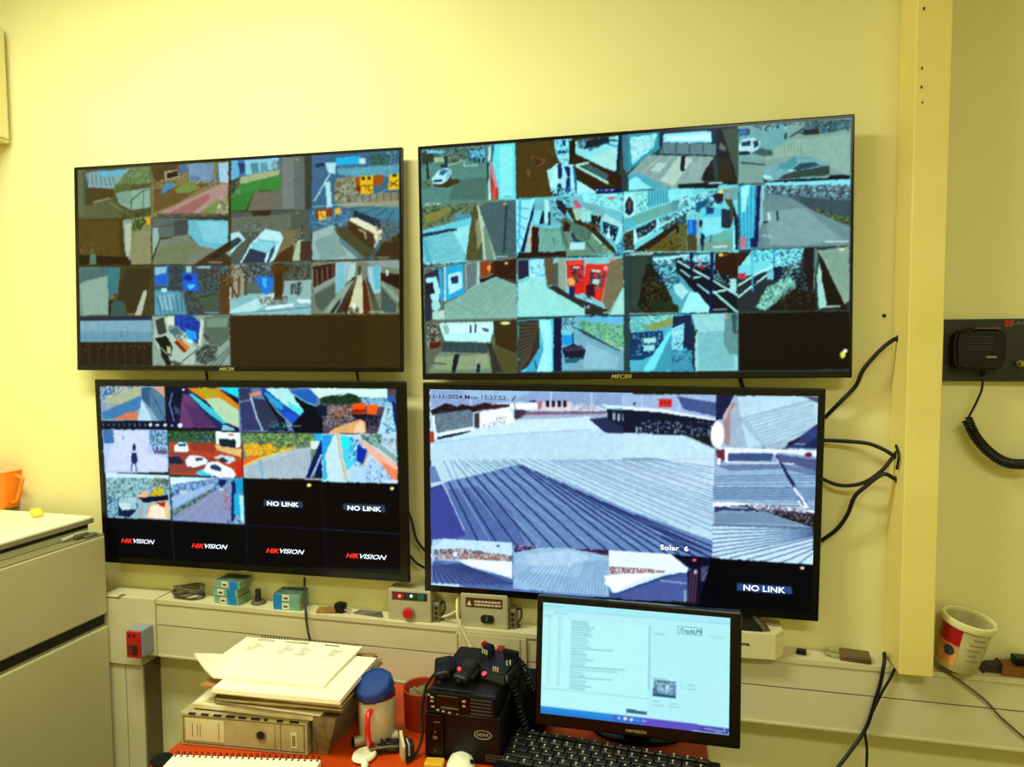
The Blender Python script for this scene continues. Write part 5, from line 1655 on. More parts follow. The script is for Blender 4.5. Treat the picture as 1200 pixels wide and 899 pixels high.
cable('signal_cable', [Yp(-.012, 417, 430), Yp(-.012, 419, 441), Yp(-.012, 421, 456)], .0035, 'short black cable between the two left televisions, towards their right')
cable('signal_cable', [Yp(-.008, 866, 437), Yp(-.008, 869, 449), Yp(-.008, 872, 458)], .0045, 'short black cable between the two right televisions')
cable('signal_cable', [Yp(-.03, 357, 677), Yp(-.05, 357, 695), Yp(-.082, 358.5, 720), Yp(-.10, 361, 740), Yp(-.13, 365, 754), Yp(-.14, 372, 764)], .0034, 'black cable hanging from the lower left television down to the paper pile')
cable('data_cable', [Yp(-.02, 1036, 768), Yp(-.06, 1036.5, 766), Yp(-.083, 1036, 778), Yp(-.087, 1032, 800), Yp(-.087, 1026, 820), Yp(-.088, 1015, 853), Yp(-.10, 996, 881), Yp(-.12, 972, 912)], .0042, 'thicker black cable hanging over the ledge left of the box duct')
cable('data_cable', [Yp(-.078, 1049, 783), Yp(-.078, 1044, 794), Yp(-.078, 1034, 811), Yp(-.077, 1024, 832), Yp(-.078, 1014, 856), Yp(-.078, 1016, 880), Yp(-.078, 1014, 925)], .003, 'thinner black cable twisting round the other below the box duct')
cable('telephone_wire', [Yp(-.078, 1098, 783), Yp(-.078, 1111, 789), Yp(-.080, 1132, 803), Yp(-.080, 1156, 822), Yp(-.080, 1172, 840), Yp(-.080, 1204, 868)], .0022, 'thin brown wire slanting down the trunking below the paint bucket', mat('wire_brown', '5a4a26', .6))

# ---------------------------------------------------------------- refrigerator
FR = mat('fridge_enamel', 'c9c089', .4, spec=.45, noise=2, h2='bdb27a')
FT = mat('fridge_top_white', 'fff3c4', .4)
FS = mat('fridge_trim', '8a7f50', .45)
FG = mat('fridge_gasket', '1c150a', .7)
RZ = math.radians(-3.4)
fr = thing('refrigerator', (-1.56, -.09, 0), 'old cream two-door refrigerator standing at the left edge of the room', 'refrigerator', rz=RZ)
FM = Matrix.Translation((-1.56, -.09, 0)) @ rotz(RZ)
MB().box((-.60, -.58, .03), (-.055, .005, 1.068), FM, bev=.003).build('body', FR, fr)
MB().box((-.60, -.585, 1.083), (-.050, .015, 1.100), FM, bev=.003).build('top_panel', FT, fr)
MB().box((-.59, -.575, 1.066), (-.060, .008, 1.084), FM).build('top_gap', FG, fr)
MB().box((-.052, -.588, 1.081), (-.046, .016, 1.094), FM, bev=.001).build('top_trim', FS, fr)
d1 = MB().box((-.048, -.585, .822), (0, .008, 1.050), FM, bev=.006, seg=3).build('door', FR, fr)
MB().box((-.055, -.585, .82), (-.047, .008, 1.052), FM).build('door_gasket', FG, d1)
MB().box((-.049, -.586, 1.0495), (-.002, .008, 1.053), FM, bev=.001).build('door_edge_trim', FS, d1)
d2 = MB().box((-.048, -.585, .06), (0, .008, .788), FM, bev=.006, seg=3).build('door', FR, fr)
MB().box((-.055, -.585, .06), (-.047, .008, .79), FM).build('door_gasket', FG, d2)
MB().box((-.050, -.583, .792), (-.012, .004, .818), FM).build('handle_recess', FG, fr)
MB().box((-.050, -.582, .788), (-.004, .006, .791), FM).build('door_edge_trim', FS, d2)
m = MB(); m.box((-.045, -.05, 1.053), (-.005, -.012, 1.060), FM, bev=.002); m.cyl(FM @ Vector((-.025, -.07, 1.062)), FM @ Vector((-.025, -.03, 1.062)), .007); m.build('hinge', mat('hinge_metal', '8c8460', .35, metal=.7), fr)
m = MB(); m.box((-.035, -.012, .795), (-.014, .003, .815), FM, bev=.002); m.build('hinge', MATS['hinge_metal'], fr)
for fx, fy in ((-.5, -.5), (-.1, -.5), (-.1, -.05), (-.5, -.05)): MB().box((fx, fy, 0), (fx+.04, fy+.04, .031), FM).build('foot', FG, fr)
m = MB(); m.tube([FM @ Vector((-.04, -.10, 1.060)), FM @ Vector((-.03, -.045, 1.066)), FM @ Vector((-.02, -.01, 1.062)), FM @ Vector((-.01, .004, 1.056))], .005)
tag(m.build('metal_clip', mat('clip_grey', 'b8b088', .5)), 'small pale metal clip lying on the upper refrigerator door edge', 'clip')

# orange jug
OR = mat('jug_orange', 'ff8a10', .38, spec=.5)
jc = Zp(1.1005, 3, 594)
jg = thing('jug', jc, 'bright orange plastic jug on top of the refrigerator', 'jug')
JM = Matrix.Translation(jc)
prof = [(0, 0), (.042, 0), (.044, .003), (.055, .108), (.0575, .112), (.0565, .114), (.053, .112), (.042, .008), (0, .006)]
MB().lathe(prof, JM, 48).build('body', OR, jg, smooth=True)
def jugpt(r, z, a=-.15): return JM @ Vector((r*math.cos(a), r*math.sin(a), z))
MB().tube([jugpt(.052, .098), jugpt(.072, .100), jugpt(.092, .092), jugpt(.090, .082), jugpt(.072, .04), jugpt(.062, .022), jugpt(.045, .016)], .0052).build('handle', OR, jg, smooth=True)
sp = Zp(1.1005, 43, 604)
MB_ = MB().box((-.034, -.014, 0), (.034, .014, .016), Matrix.Translation(sp) @ rotz(math.radians(-38)), bev=.007, seg=3)
tag(MB_.build('sponge', mat('sponge_yellow', 'ffd54a', .8), smooth=True), 'small yellow sponge in front of the orange jug', 'sponge')

# wall cabinet top left
wc = thing('wall_cabinet', (-2.06, -.36, 2.18), 'pale cream metal cabinet at the upper left edge of the room', 'cabinet')
WC = mat('cabinet_cream', 'e2d690', .5)
MB().box((X0+.001, -.70, 2.185), (-1.895, -.01, 2.515), bev=.004).build('body', WC, wc)
MB().box((-1.896, -.69, 2.195), (-1.888, -.02, 2.505), bev=.002).build('door', WC, wc)

# ---------------------------------------------------------------- desk
DK = mat('desk_orange_laminate', 'c84208', .36, spec=.35, noise=3, h2='b43a06')
dk = thing('desk', (-.48, -.6, 0), 'reddish orange desk standing under the ledge', 'desk')
MB().box((-1.065, -1.15, .672), (.098, -.085, .700), bev=.004).build('desk_top', DK, dk)
DKS = mat('desk_side_brown', '5a2408', .45)
MB().box((-1.04, -1.10, 0), (-1.015, -.12, .672)).build('side_panel', DKS, dk)
MB().box((.05, -1.10, 0), (.075, -.12, .672)).build('side_panel', DKS, dk)
MB().box((-1.015, -.14, .25), (.05, -.12, .672)).build('back_panel', DKS, dk)

# ---------------------------------------------------------------- computer monitor
def mon():
    x, y, z, ya, ti, ro = -.0570, -.319, .8985, -.0161, .114, .0364-.055
    w_, h = .430, .278
    ro = -.008
    R = Vector((math.cos(ya), math.sin(ya), 0)); U = Vector((-math.sin(ti)*math.sin(ya), math.sin(ti)*math.cos(ya), math.cos(ti)))
    R2 = R*math.cos(ro)+U*math.sin(ro); U2 = U*math.cos(ro)-R*math.sin(ro); N = R2.cross(U2)
    M = frame(Vector((x, y, z)), R2, U2, N)
    t = thing('computer_monitor', (x, y+.05, .7), 'black flat computer monitor with a pale white-blue window open, standing on the desk', 'monitor')
    W2, H2 = w_/2, h/2
    MB().box((-W2, -H2, -.022), (W2, H2, 0), M, bev=.004).build('bezel', GLOSSBLK, t)
    MB().box((-W2+.03, -H2+.03, -.05), (W2-.03, H2-.03, -.02), M, bev=.012).build('rear_shell', BLKM, t)
    MB().hexa([M @ Vector(p) for p in ((-.035, -H2-.045, -.135), (.035, -H2-.045, -.135), (.035, -H2-.045, -.105), (-.035, -H2-.045, -.105), (-.03, .02, -.06), (.03, .02, -.06), (.03, .02, -.045), (-.03, .02, -.045))]).build('stand_neck', BLKM, t)
    b = MB(); b.lathe([(0, 0), (.11, 0), (.11, .006), (.10, .012), (0, .014)], Matrix.Translation((x, -.185, .7003)) @ Matrix.Diagonal((1, .72, 1, 1)), 48); b.build('base', GLOSSBLK, t, smooth=True)
    act = [(635, 709.5), (850.5, 720), (859.5, 857), (635, 841)]
    c = Vector((x, y, z)); Mi = M.inverted(); L = [Mi @ plane_hit(c, N, *p) for p in act]
    u0, u1 = (L[0].x+L[3].x)/2, (L[1].x+L[2].x)/2; v1, v0 = (L[0].y+L[1].y)/2, (L[2].y+L[3].y)/2
    s, uv = screen(M, max(u0, -W2+.008), min(u1, W2-.008), v0, min(v1, H2-.008), act, PIC_E, t, base='b4faff', gain=1.0, rough=.01, wob=False)
    p = Mi @ plane_hit(c, N, 733, 857.5); text('logo', 'HIKVISION', .044, M @ Matrix.Translation((p.x, p.y, .0002)), LOGO, t, height=.006, shear=.2, fat=.01)
    a = uv(791, 741); b_ = uv(821, 742)
    q = uv(794.5, 738.5)
    text('caption', 'iTrackLPR', .046, M @ Matrix.Translation((q.x, q.y, .0007)), mat('caption_ink', '10405c', .5, emit=('104868', .7)), s, height=.009, fat=.01)
    o = uv(791.5, 731); f = uv(820.5, 741.5); m = MB(); wl = .0014; u0, v1, u1, v0 = o.x, o.y, f.x, f.y
    for bx in (((u0, v0), (u1, v0+wl)), ((u0, v1-wl), (u1, v1)), ((u0, v0), (u0+wl, v1)), ((u1-wl, v0), (u1, v1))): m.box(bx[0]+(.0006,), bx[1]+(.0010,), M)
    m.build('caption_border', mat('caption_border', '4a8898', .5, emit=('5890a0', .7)), s)
mon()

# ---------------------------------------------------------------- keyboard
def keyboard():
    A = Zp(.715, 607, 858); B = Zp(.715, 819, 893.5)
    d = (B-A); d.z = 0; L = d.length; a = math.atan2(d.y, d.x)
    L = .44
    base = Vector((A.x, A.y, .7003)); M = Matrix.Translation(base) @ rotz(a) @ Matrix.Rotation(math.radians(4), 4, 'X')
    k = thing('keyboard', base, 'black computer keyboard with small white lettering in front of the monitor', 'keyboard')
    MB().box((-.012, -.150, .0), (L, 0, .014), M @ Matrix.Translation((0, 0, .01)), bev=.004).build('body', BLK, k)
    KM = mat('key_black', '17140e', .5, spec=.5); KL = mat('key_lettering', 'c8c090', .6)
    rows = [(-.012, .011, [1]*15), (-.034, .016, [1]*15), (-.054, .016, [1.4]+[1]*13+[.6]), (-.074, .016, [1.7]+[1]*12+[1.3]), (-.094, .016, [2.2]+[1]*11+[1.8]), (-.114, .016, [1.3, 1.1, 1.3, 5.2, 1.3, 1.1, 1, 1, 1])]
    n = 0; rnd = random.Random(2); n0 = 0
    for yy, hh, ws in rows:
        x = 0; tot = sum(ws)
        for i, ww in enumerate(ws):
            wd = ww/tot*(L-.02); n += 1
            ko = MB().box((x+.0012, yy-hh/2, .022), (x+wd-.0012, yy+hh/2, .031), M, bev=.0016, seg=1).build('key', KM, k)
            c = MB(); xx = x+wd*.28
            c.box((xx, yy+.001, .0312), (xx+.004, yy+.0045, .0315), M)
            if rnd.random() < .6: c.box((xx+.001, yy-.005, .0312), (xx+.0035, yy-.002, .0315), M)
            c.build('key_legend', KL, ko)
            x += wd
keyboard()
# ---------------------------------------------------------------- two-way radio stack
PX0, PY0 = -.492, -.405
pb = thing('power_supply', (-.415, -.26, .70), 'black power supply box with an oval badge, under the two-way radio', 'power supply')
MB().box((-.494, -.400, .7005), (-.333, -.13, .806), bev=.004).build('case', BLK, pb)
MB().box((-.497, -.408, .7005), (-.455, -.398, .806), bev=.003).build('switch_panel', GLOSSBLK, pb)
def Fp(px, py, y): return Yp(y, px, py)
IV = mat('print_ivory', 'a89c78', .6)
o = Fp(561.5+4.5, 861.5, -.4006); c_ = bpy.data.meshes
m = MB(); n_ = 28
for i in range(n_):
    t0, t1 = 2*math.pi*i/n_, 2*math.pi*(i+1)/n_
    m.hexa([(o.x+.0185*math.cos(t)*k, yy, o.z+.0095*math.sin(t)*k) for yy in (-.4002, -.4012) for t, k in ((t0, .93), (t1, .93), (t1, 1.04), (t0, 1.04))])
bd = m.build('badge', IV, pb)
text('lettering', 'NOVA', .026, frame((o.x-.013, -.4003, o.z-.0035), (1, 0, 0), (0, 0, 1), (0, -1, 0)), IV, bd, height=.007, fat=.015)
m = MB()
for px, py, w_, h in ((510, 858, .003, .003), (510, 864.5, .009, .006), (510, 880, .004, .001), (512, 846.5, .014, .0012)):
    p = Fp(px, py, -.4085); m.box((p.x-w_/2, -.4088, p.z-h/2), (p.x+w_/2, -.4075, p.z+h/2))
m.build('switch_marks', mat('mark_grey', '6a6248', .6), pb)
m = MB()
for i in range(7):
    for j in range(3): m.box((-.365+.006*i, -.4006, .710+.006*j), (-.361+.006*i, -.3995, .713+.006*j))
m.build('rating_label', mat('label_grey', '4c4636', .7), pb)

ra = thing('two_way_radio', (-.42, -.27, .806), 'black two-way radio unit with small ivory buttons and speaker slots, on the power supply', 'radio')
RM = Matrix.Translation((-.419, -.40, .807)) @ rotz(math.radians(-2))
RMX = BLK
MB().box((-.072, 0, 0), (.076, .22, .050), RM, bev=.005).build('case', RMX, ra)
MB().box((-.074, -.012, .002), (.078, .004, .049), RM, bev=.004).build('front_panel', GLOSSBLK, ra)
MB().box((-.048, -.0132, .020), (.000, -.011, .042), RM, bev=.001).build('display', mat('radio_display', '060504', .15), ra)
MB().box((-.040, -.0134, .014), (.000, -.011, .0185), RM, bev=.0008).build('display_strip', mat('strip_olive', '4c4a2c', .5), ra)
BT = mat('radio_button_ivory', '8a8664', .5)
for (u, v, a, b) in ((-.059, .036, .008, .0045), (-.059, .028, .008, .004), (.012, .035, .008, .005), (.012, .025, .008, .004), (-.057, .016, .008, .004), (-.046, .010, .007, .004), (-.034, .0085, .007, .004), (-.020, .007, .007, .004), (-.003, .006, .003, .003), (-.066, .041, .006, .004)):
    MB().box((u-a/2, -.0150, v-b/2), (u+a/2, -.0115, v+b/2), RM, bev=.001, seg=1).build('button', BT, ra)
for k in range(5): MB().box((.026, -.0135, .010+k*.0075), (.072, -.0118, .0125+k*.0075), RM).build('speaker_slot', mat('slot_grey', '3a3830', .6), ra)
MB().cyl(RM @ Vector((-.058, .03, .049)), RM @ Vector((-.058, .03, .054)), .007).build('knob', mat('knob_green', '2a2c1c', .6), ra)

def fist_mic(name, M, label, led=None):
    t = thing(name, M.translation, label, 'microphone')
    b = MB().hexa([M @ Vector(p) for p in ((-.026, -.040, 0), (.026, -.040, 0), (.031, .040, 0), (-.031, .040, 0), (-.020, -.036, .026), (.020, -.036, .026), (.024, .036, .030), (-.024, .036, .030))])
    bmesh.ops.bevel(b.bm, geom=list(b.bm.edges), offset=.006, segments=3, affect='EDGES', profile=.5)
    b.build('body', BLK, t, smooth=True)
    g = MB()
    for k in range(5): g.box((-.013, .004+.006*k, .0285), (.013, .0065+.006*k, .0298), M)
    g.build('speaker_grille', mat('grille_dark', '24221c', .6), t)
    MB().box((.022, -.02, .006), (.034, .02, .020), M, bev=.003).build('talk_button', BLKM, t)
    MB().cyl(M @ Vector((0, -.044, .012)), M @ Vector((0, -.03, .013)), .005, .008).build('cord_grip', BLKM, t)
    if led:
        MB().cyl(M @ Vector((led[0], led[1], .026)), M @ Vector((led[0], led[1], .0318)), .0038).build('lamp', mat('led_red', 'ff4040', .4, emit=('ff3038', 1.6)), t)
    return t
def mm(x, y, z, rz_, rx=0, ry=0, k=.82): return Matrix.Translation((x, y, z)) @ rotz(math.radians(rz_)) @ Matrix.Rotation(math.radians(rx), 4, 'X') @ Matrix.Rotation(math.radians(ry), 4, 'Y') @ Matrix.Scale(k, 4)
fist_mic('fist_microphone', mm(-.472, -.340, .864, 12, 10, -12), 'black hand microphone lying at the left end of the radio top')
fist_mic('fist_microphone', mm(-.422, -.345, .864, -14, 16, 6), 'black hand microphone with a red lamp, lying in the middle of the radio top', led=(-.012, -.012))
# battery charger with upright handheld unit
ch = thing('radio_charger', (-.355, -.30, .858), 'black charging cradle with pale contacts and a pink lamp on the radio top', 'charger')
CMx = mm(-.358, -.305, .858, -16, k=.9)
b = MB().hexa([CMx @ Vector(p) for p in ((-.045, -.055, 0), (.05, -.055, 0), (.05, .05, 0), (-.045, .05, 0), (-.038, -.040, .024), (.044, -.040, .024), (.044, .044, .034), (-.038, .044, .034))])
bmesh.ops.bevel(b.bm, geom=list(b.bm.edges), offset=.005, segments=2, affect='EDGES'); b.build('body', BLK, ch, smooth=True)
b = MB().hexa([CMx @ Vector(p) for p in ((-.058, .0, .012), (-.026, .0, .012), (-.026, .03, .012), (-.058, .03, .012), (-.055, .016, .054), (-.029, .016, .052), (-.029, .040, .052), (-.055, .040, .054))])
bmesh.ops.bevel(b.bm, geom=list(b.bm.edges), offset=.004, segments=2, affect='EDGES'); b.build('holder', BLKM, ch, smooth=True)
CT = mat('contact_pale', 'b8c89c', .5)
for i, (u, v, h) in enumerate(((-.050, .010, .048), (-.044, .010, .047), (-.038, .010, .046), (.006, -.034, .032), (.012, -.034, .033), (.018, -.034, .032), (.03, -.01, .042), (.038, -.008, .044))):
    MB().box((u-.0014, v-.003, h-.012), (u+.0014, v+.001, h), CMx, bev=.0006, seg=1).build('contact', CT if i < 3 or i > 5 else mat('contact_amber', 'd8b070', .5), ch)
MB().cyl(CMx @ Vector((-.012, -.044, .016)), CMx @ Vector((-.012, -.054, .018)), .0038).build('lamp', mat('led_pink', 'ff4860', .4, emit=('e84060', 1.0)), ch)
MB().box((-.002, .026, .028), (.040, .038, .050), CMx, bev=.004).build('rear_clip', BLKM, ch)
def coil(pts, R_, r, turns, name, label, cat):
    P = [Vector(p) for p in pts]; n = turns*10; m = MB(); out = []
    Lc = []
    E = [P[0]*2-P[1]]+P+[P[-1]*2-P[-2]]
    def ev(t):
        s_ = min(t*(len(P)-1), len(P)-1-1e-6); i = int(s_); f = s_-i; p0, p1, p2, p3 = E[i:i+4]
        return .5*((2*p1)+(p2-p0)*f+(2*p0-5*p1+4*p2-p3)*f*f+(3*p1-p0-3*p2+p3)*f**3)
    for k in range(n+1):
        t = k/n; c = ev(t); T = (ev(min(t+.01, 1))-ev(max(t-.01, 0))).normalized(); x = Vector((0, 1, 0)); x = (x-T*x.dot(T)).normalized(); y = T.cross(x); a = 2*math.pi*turns*t
        out.append(c+x*math.cos(a)*R_+y*math.sin(a)*R_)
    m.tube(out, r, seg=6, smooth=0)
    return tag(m.build(name, CB, smooth=True), label, cat)
coil([Yp(-.285, 598, 778), Yp(-.280, 604, 774), Yp(-.280, 612, 781), Yp(-.280, 618, 793), Yp(-.280, 624, 806), Yp(-.285, 634, 818)], .008, .003, 15, 'coiled_cord', 'black coiled cord arching beside the monitor edge, right of the charging cradle', 'cord')
coil([Yp(-.30, 596, 800), Yp(-.30, 601, 806), Yp(-.30, 606, 820), Yp(-.30, 610, 838), Yp(-.30, 616, 855)], .008, .003, 14, 'coiled_cord', 'black coiled cord hanging close to the right side of the power supply', 'cord')
cable('radio_lead', [(-.495, -.33, .86), (-.515, -.34, .83), (-.520, -.36, .78), (-.512, -.38, .74), (-.518, -.40, .712), (-.530, -.43, .704)], .0032, 'thin black lead looping down the left side of the radio stack onto the desk')
# dark adapter block between the radio stack and the monitor
ad = thing('power_adapter', (-.295, -.2, .70), 'black power adapter block standing between the radio stack and the monitor', 'power adapter')
MB().box((-.328, -.265, .7005), (-.262, -.14, .800), bev=.006).build('case', BLKM, ad)
MB().cyl((-.298, -.245, .799), (-.298, -.245, .812), .008, .005).build('cord_grip', BLKM, ad)

# ---------------------------------------------------------------- mug, tub
CRM = mat('mug_cream', 'd2c496', .35, spec=.5, noise=6, h2='c4b482')
mc = Vector((-.628, -.352, .7005))
mg = thing('mug', mc, 'cream mug with a bright red handle and a dark blue lid on the desk', 'mug')
MM = Matrix.Translation(mc)
MB().lathe([(0, .004), (.034, 0), (.037, .004), (.0395, .02), (.0405, .06), (.0405, .110), (.039, .112), (.037, .110), (.037, .01), (0, .008)], MM, 48).build('body', CRM, mg, smooth=True)
HA = math.radians(-86)
def mp(r, z): return MM @ Vector((r*math.cos(HA), r*math.sin(HA), z))
MB().tube([mp(.038, .088), mp(.052, .090), mp(.062, .080), mp(.063, .055), mp(.058, .030), mp(.046, .014), mp(.038, .014)], .0062, seg=10).build('handle', mat('handle_red', 'e80c0c', .3, coat=.5), mg, smooth=True)
MB().cyl(MM @ Vector((0, 0, .106)), MM @ Vector((0, 0, .1135)), .0415, seg=40).build('lid_seal', mat('seal_maroon', '6a1830', .5), mg, smooth=True)
LM = MM @ Matrix.Translation((.0, -.001, .1150)) @ Matrix.Rotation(math.radians(24), 4, 'X') @ Matrix.Rotation(math.radians(-8), 4, 'Y')
MB().lathe([(0, 0), (.039, 0), (.044, .006), (.0445, .014), (.042, .024), (.039, .028), (.036, .028), (.035, .0255), (0, .0265)], LM @ rotz(.3), 12).build('lid', mat('lid_blue', '16397e', .4, spec=.5), mg)
tc_ = Vector((-.549, -.262, .7005))
tb = thing('plastic_tub', tc_, 'round red-brown plastic tub with a crumpled cloth inside, behind the mug', 'tub')
TM = Matrix.Translation(tc_)
MB().lathe([(0, 0), (.042, 0), (.045, .004), (.047, .086), (.0485, .088), (.0475, .090), (.0445, .088), (.043, .006), (0, .006)], TM, 48).build('body', mat('tub_red', 'b83a10', .4), tb, smooth=True)
b = MB(); b.lathe([(0, .074), (.02, .078), (.034, .070), (.0435, .066)], TM, 36)
for v in b.bm.verts: v.co.z += .009*math.sin(v.co.x*310)*math.cos(v.co.y*270)
tag(b.build('cloth', mat('cloth_tan', '8a7a4a', .9, noise=60, h2='5c4a28'), smooth=True), 'crumpled tan cloth inside the red-brown tub', 'cloth')

# ---------------------------------------------------------------- papers
PA = mat('paper_white', 'fff6d0', .8, noise=8, h2='f8edc2')
PA2 = mat('paper_cream', 'efe2b4', .85, noise=20, h2='c8b684')
MF = mat('folder_manila', 'a87c34', .75, noise=6, h2='946a2a')
KF = mat('folder_grey', '8c7c4c', .8, noise=9, h2='6e5c34')
bi = thing('lever_arch_file', (-.90, -.45, .7005), 'mottled grey-cream lever arch file lying flat at the bottom of the paper pile', 'file')
a_ = math.atan2(.013, .301)
BM_ = Matrix.Translation((-1.052, -.455, .701)) @ rotz(a_)
BC = mat('file_cream', 'bcae78', .6, noise=22, h2='a89862')
MB().box((0, .002, 0), (.300, .27, .0035), BM_).build('cover', BC, bi)
MB().box((0, .002, .0695), (.300, .26, .073), BM_).build('cover', BC, bi)
sp_ = MB().box((0, 0, 0), (.300, .0035, .073), BM_, bev=.001).build('spine', BC, bi)
MB().box((.012, .006, .004), (.29, .24, .066), BM_).build('page_block', PA2, bi)
SE = mat('spine_edge', '4a4020', .7)
m = MB()
for lo, hi in (((.006, -.0006, .0655), (.294, 0, .067)), ((.006, -.0006, .0055), (.294, 0, .007)), ((.006, -.0006, .006), (.0075, 0, .067)), ((.2925, -.0006, .006), (.294, 0, .067)), ((.238, -.0006, .006), (.239, 0, .067)), ((.225, -.0006, .006), (.2256, 0, .067))): m.box(lo, hi, BM_)
m.build('printed_border', SE, sp_)
lb = MB().box((.012, -.0008, .012), (.105, 0, .061), BM_).build('label', mat('label_cream', 'd8cc98', .7), sp_)
m = MB()
for u, v0, v1 in ((.028, .02, .052), (.040, .024, .050), (.047, .022, .050), (.092, .018, .056)): m.box((u, -.0012, v0), (u+.0012, -.0007, v1), BM_)
m.build('lettering', SE, lb)
m = MB().box((.262, -.0008, .014), (.276, 0, .050), BM_).build('label', mat('label_cream', 'd8cc98'), sp_)
q_ = MB()
for k in range(6): q_.box((.265, -.0012, .020+k*.004), (.273, -.0007, .0222+k*.004), BM_)
q_.build('lettering', SE, m)
rg = MB(); RC = BM_ @ Matrix.Translation((.193, -.0005, .037)) @ Matrix.Rotation(math.radians(90), 4, 'X')
rg.lathe([(.0095, 0), (.0125, 0), (.0125, .0016), (.0095, .0016), (.0095, 0)], RC, 28); rg.build('finger_ring', mat('ring_metal', 'c8c09c', .25, metal=.9), sp_, smooth=True)
MB().cyl(BM_ @ Vector((.193, 0, .037)), BM_ @ Vector((.193, -.0008, .037)), .0097).build('finger_hole', mat('hole_black', '050403', .8), sp_)
m = MB(); rr = random.Random(5)
for k in range(9): m.box((.02+.03*k, -.0005, .0695), (.02+.03*k+rr.uniform(.008, .022), .004, .0735), BM_)
m.build('worn_edge', mat('wear_dark', '2a2010', .9), sp_)

def sheet(name, x0, x1, y0, y1, z, th, rz_, mt, label, cat, wav=.002, seed=0, parent=None, curl=0, group=None):
    """slightly wavy stack of paper"""
    n = 14; rnd = random.Random(seed); ph = rnd.uniform(0, 6)
    M = Matrix.Translation(((x0+x1)/2, (y0+y1)/2, 0)) @ rotz(math.radians(rz_)) @ Matrix.Translation((-(x0+x1)/2, -(y0+y1)/2, 0))
    b = MB(); g = {}
    for s_ in (0, 1):
        for i in range(n+1):
            for j in range(n+1):
                u, v = i/n, j/n
                zz = z+wav*(1+math.sin(u*5+ph+v*2))*(.5+.5*math.sin(v*4+ph*2))
                zz += curl*max(0, .12-u)*max(0, .5-v)*8
                g[s_, i, j] = b.bm.verts.new(M @ Vector((x0+(x1-x0)*u, y0+(y1-y0)*v, zz+th*s_)))
    f = b.bm.faces.new
    for i in range(n):
        for j in range(n):
            f((g[1, i, j], g[1, i+1, j], g[1, i+1, j+1], g[1, i, j+1])); f((g[0, i, j], g[0, i, j+1], g[0, i+1, j+1], g[0, i+1, j]))
    for i in range(n):
        f((g[0, i, 0], g[0, i+1, 0], g[1, i+1, 0], g[1, i, 0])); f((g[0, i, n], g[1, i, n], g[1, i+1, n], g[0, i+1, n]))
        f((g[0, 0, i], g[1, 0, i], g[1, 0, i+1], g[0, 0, i+1])); f((g[0, n, i], g[0, n, i+1], g[1, n, i+1], g[1, n, i]))
    o = b.build(name, mt, parent)
    if label: tag(o, label, cat, group)
    return o
wb = MB(); gx = []
for i in range(9):
    for s_ in (0, 1, 2, 3):
        u = i/8; wv = .004*math.sin(i*2.3+s_*1.7)
        gx.append(wb.bm.verts.new(((-.747, -.716+wv+.012*u, -.690+wv+.008*u, -.746)[s_], -.428+.225*u, (.7008, .7008, .7845+.3*wv, .7845)[s_])))
for i in range(8):
    for s_ in range(4): a_ = gx[4*i+s_]; b_ = gx[4*i+(s_+1) % 4]; wb.bm.faces.new((a_, b_, gx[4*i+4+(s_+1) % 4], gx[4*i+4+s_]))
wb.bm.faces.new(gx[3::-1]); wb.bm.faces.new(gx[-4:])
tag(wb.build('wrapped_file', mat('wrap_brown', '8a7a4e', .5, noise=35, h2='5a4a2a', bump=.5, bscale=45)), 'crumpled brown-grey wrapped file between the lever arch file and the mug', 'file')
sheet('loose_papers', -1.035, -.745, -.437, -.20, .7755, .009, 1, PA2, 'rumpled cream papers lying directly on the lever arch file', 'papers', .0018, 1)
sheet('loose_papers', -1.010, -.72, -.430, -.19, .7885, .004, -2, PA, 'thin white papers just above the rumpled ones in the pile', 'papers', .0010, 2)
zz = .7950
for k, (dx, th, rz_, mt, lab) in enumerate(((.0, .0105, 2, KF, 'lowest grey-brown folder in the pile of papers'), (.006, .010, 0, KF, 'second grey-brown folder from the bottom of the paper pile'),
                                         (-.004, .0085, 3, KF, 'third grey-brown folder, just under the tan folder')), 0):
    f_ = thing('document_folder', (-.85, -.3, zz), lab+', with paper edges showing', 'folder', 'grey-brown folders in the pile')
    sheet('cover', -.985+dx, -.682+dx, -.430, -.20, zz+th-.0015, .0012, rz_, mt, None, None, .0006, k, f_)
    sheet('page_block', -.98+dx, -.684+dx, -.427, -.205, zz+.0018, th-.004, rz_, PA2, None, None, .0004, k, f_)
    sheet('cover', -.985+dx, -.680+dx, -.431, -.20, zz, .0014, rz_, mt, None, None, .0004, k, f_)
    zz += th+.0006
f_ = sheet('manila_folder', -1.015, -.684, -.437, -.225, zz+.0005, .006, 1, MF, 'tan manila folder under the top sheets of the paper pile', 'folder', .0012, 7)
sheet('paper_bundle', -.962, -.664, -.468, -.262, zz+.0095, .010, 1, PA, 'white sheets skewed to the right below the topmost sheets of the pile', 'papers', .0015, 9)
TP = sheet('paper_bundle', -1.03, -.718, -.430, -.222, zz+.0205, .006, 0, PA, 'topmost white printed sheets of the paper pile, with a ragged far edge', 'papers', .002, 11, curl=.10)
INK = mat('ink_grey', '8c8258', .9)
m = MB(); rr = random.Random(4); ztop = zz+.0205+.006+.0042
for (u0, u1, v) in ((.10, .26, .93), (.36, .58, .93), (.72, .86, .93)): m.box((-1.02+.29*u0, -.425+.20*v, ztop), (-1.02+.29*u1, -.422+.20*v, ztop+.0002))
for c0 in (.10, .38, .55, .80):
    for k in range(5): m.box((-1.02+.29*(c0+rr.uniform(0, .04)), -.425+.20*(.62+.045*k), ztop), (-1.02+.29*(c0+rr.uniform(.06, .14)), -.4235+.20*(.62+.045*k), ztop+.0002))
m.build('printed_lines', INK, TP)
m = MB()
for k in range(34): m.box((-.99+.0078*k, -.2225, ztop-.004), (-.9865+.0078*k, -.2195, ztop+.0012))
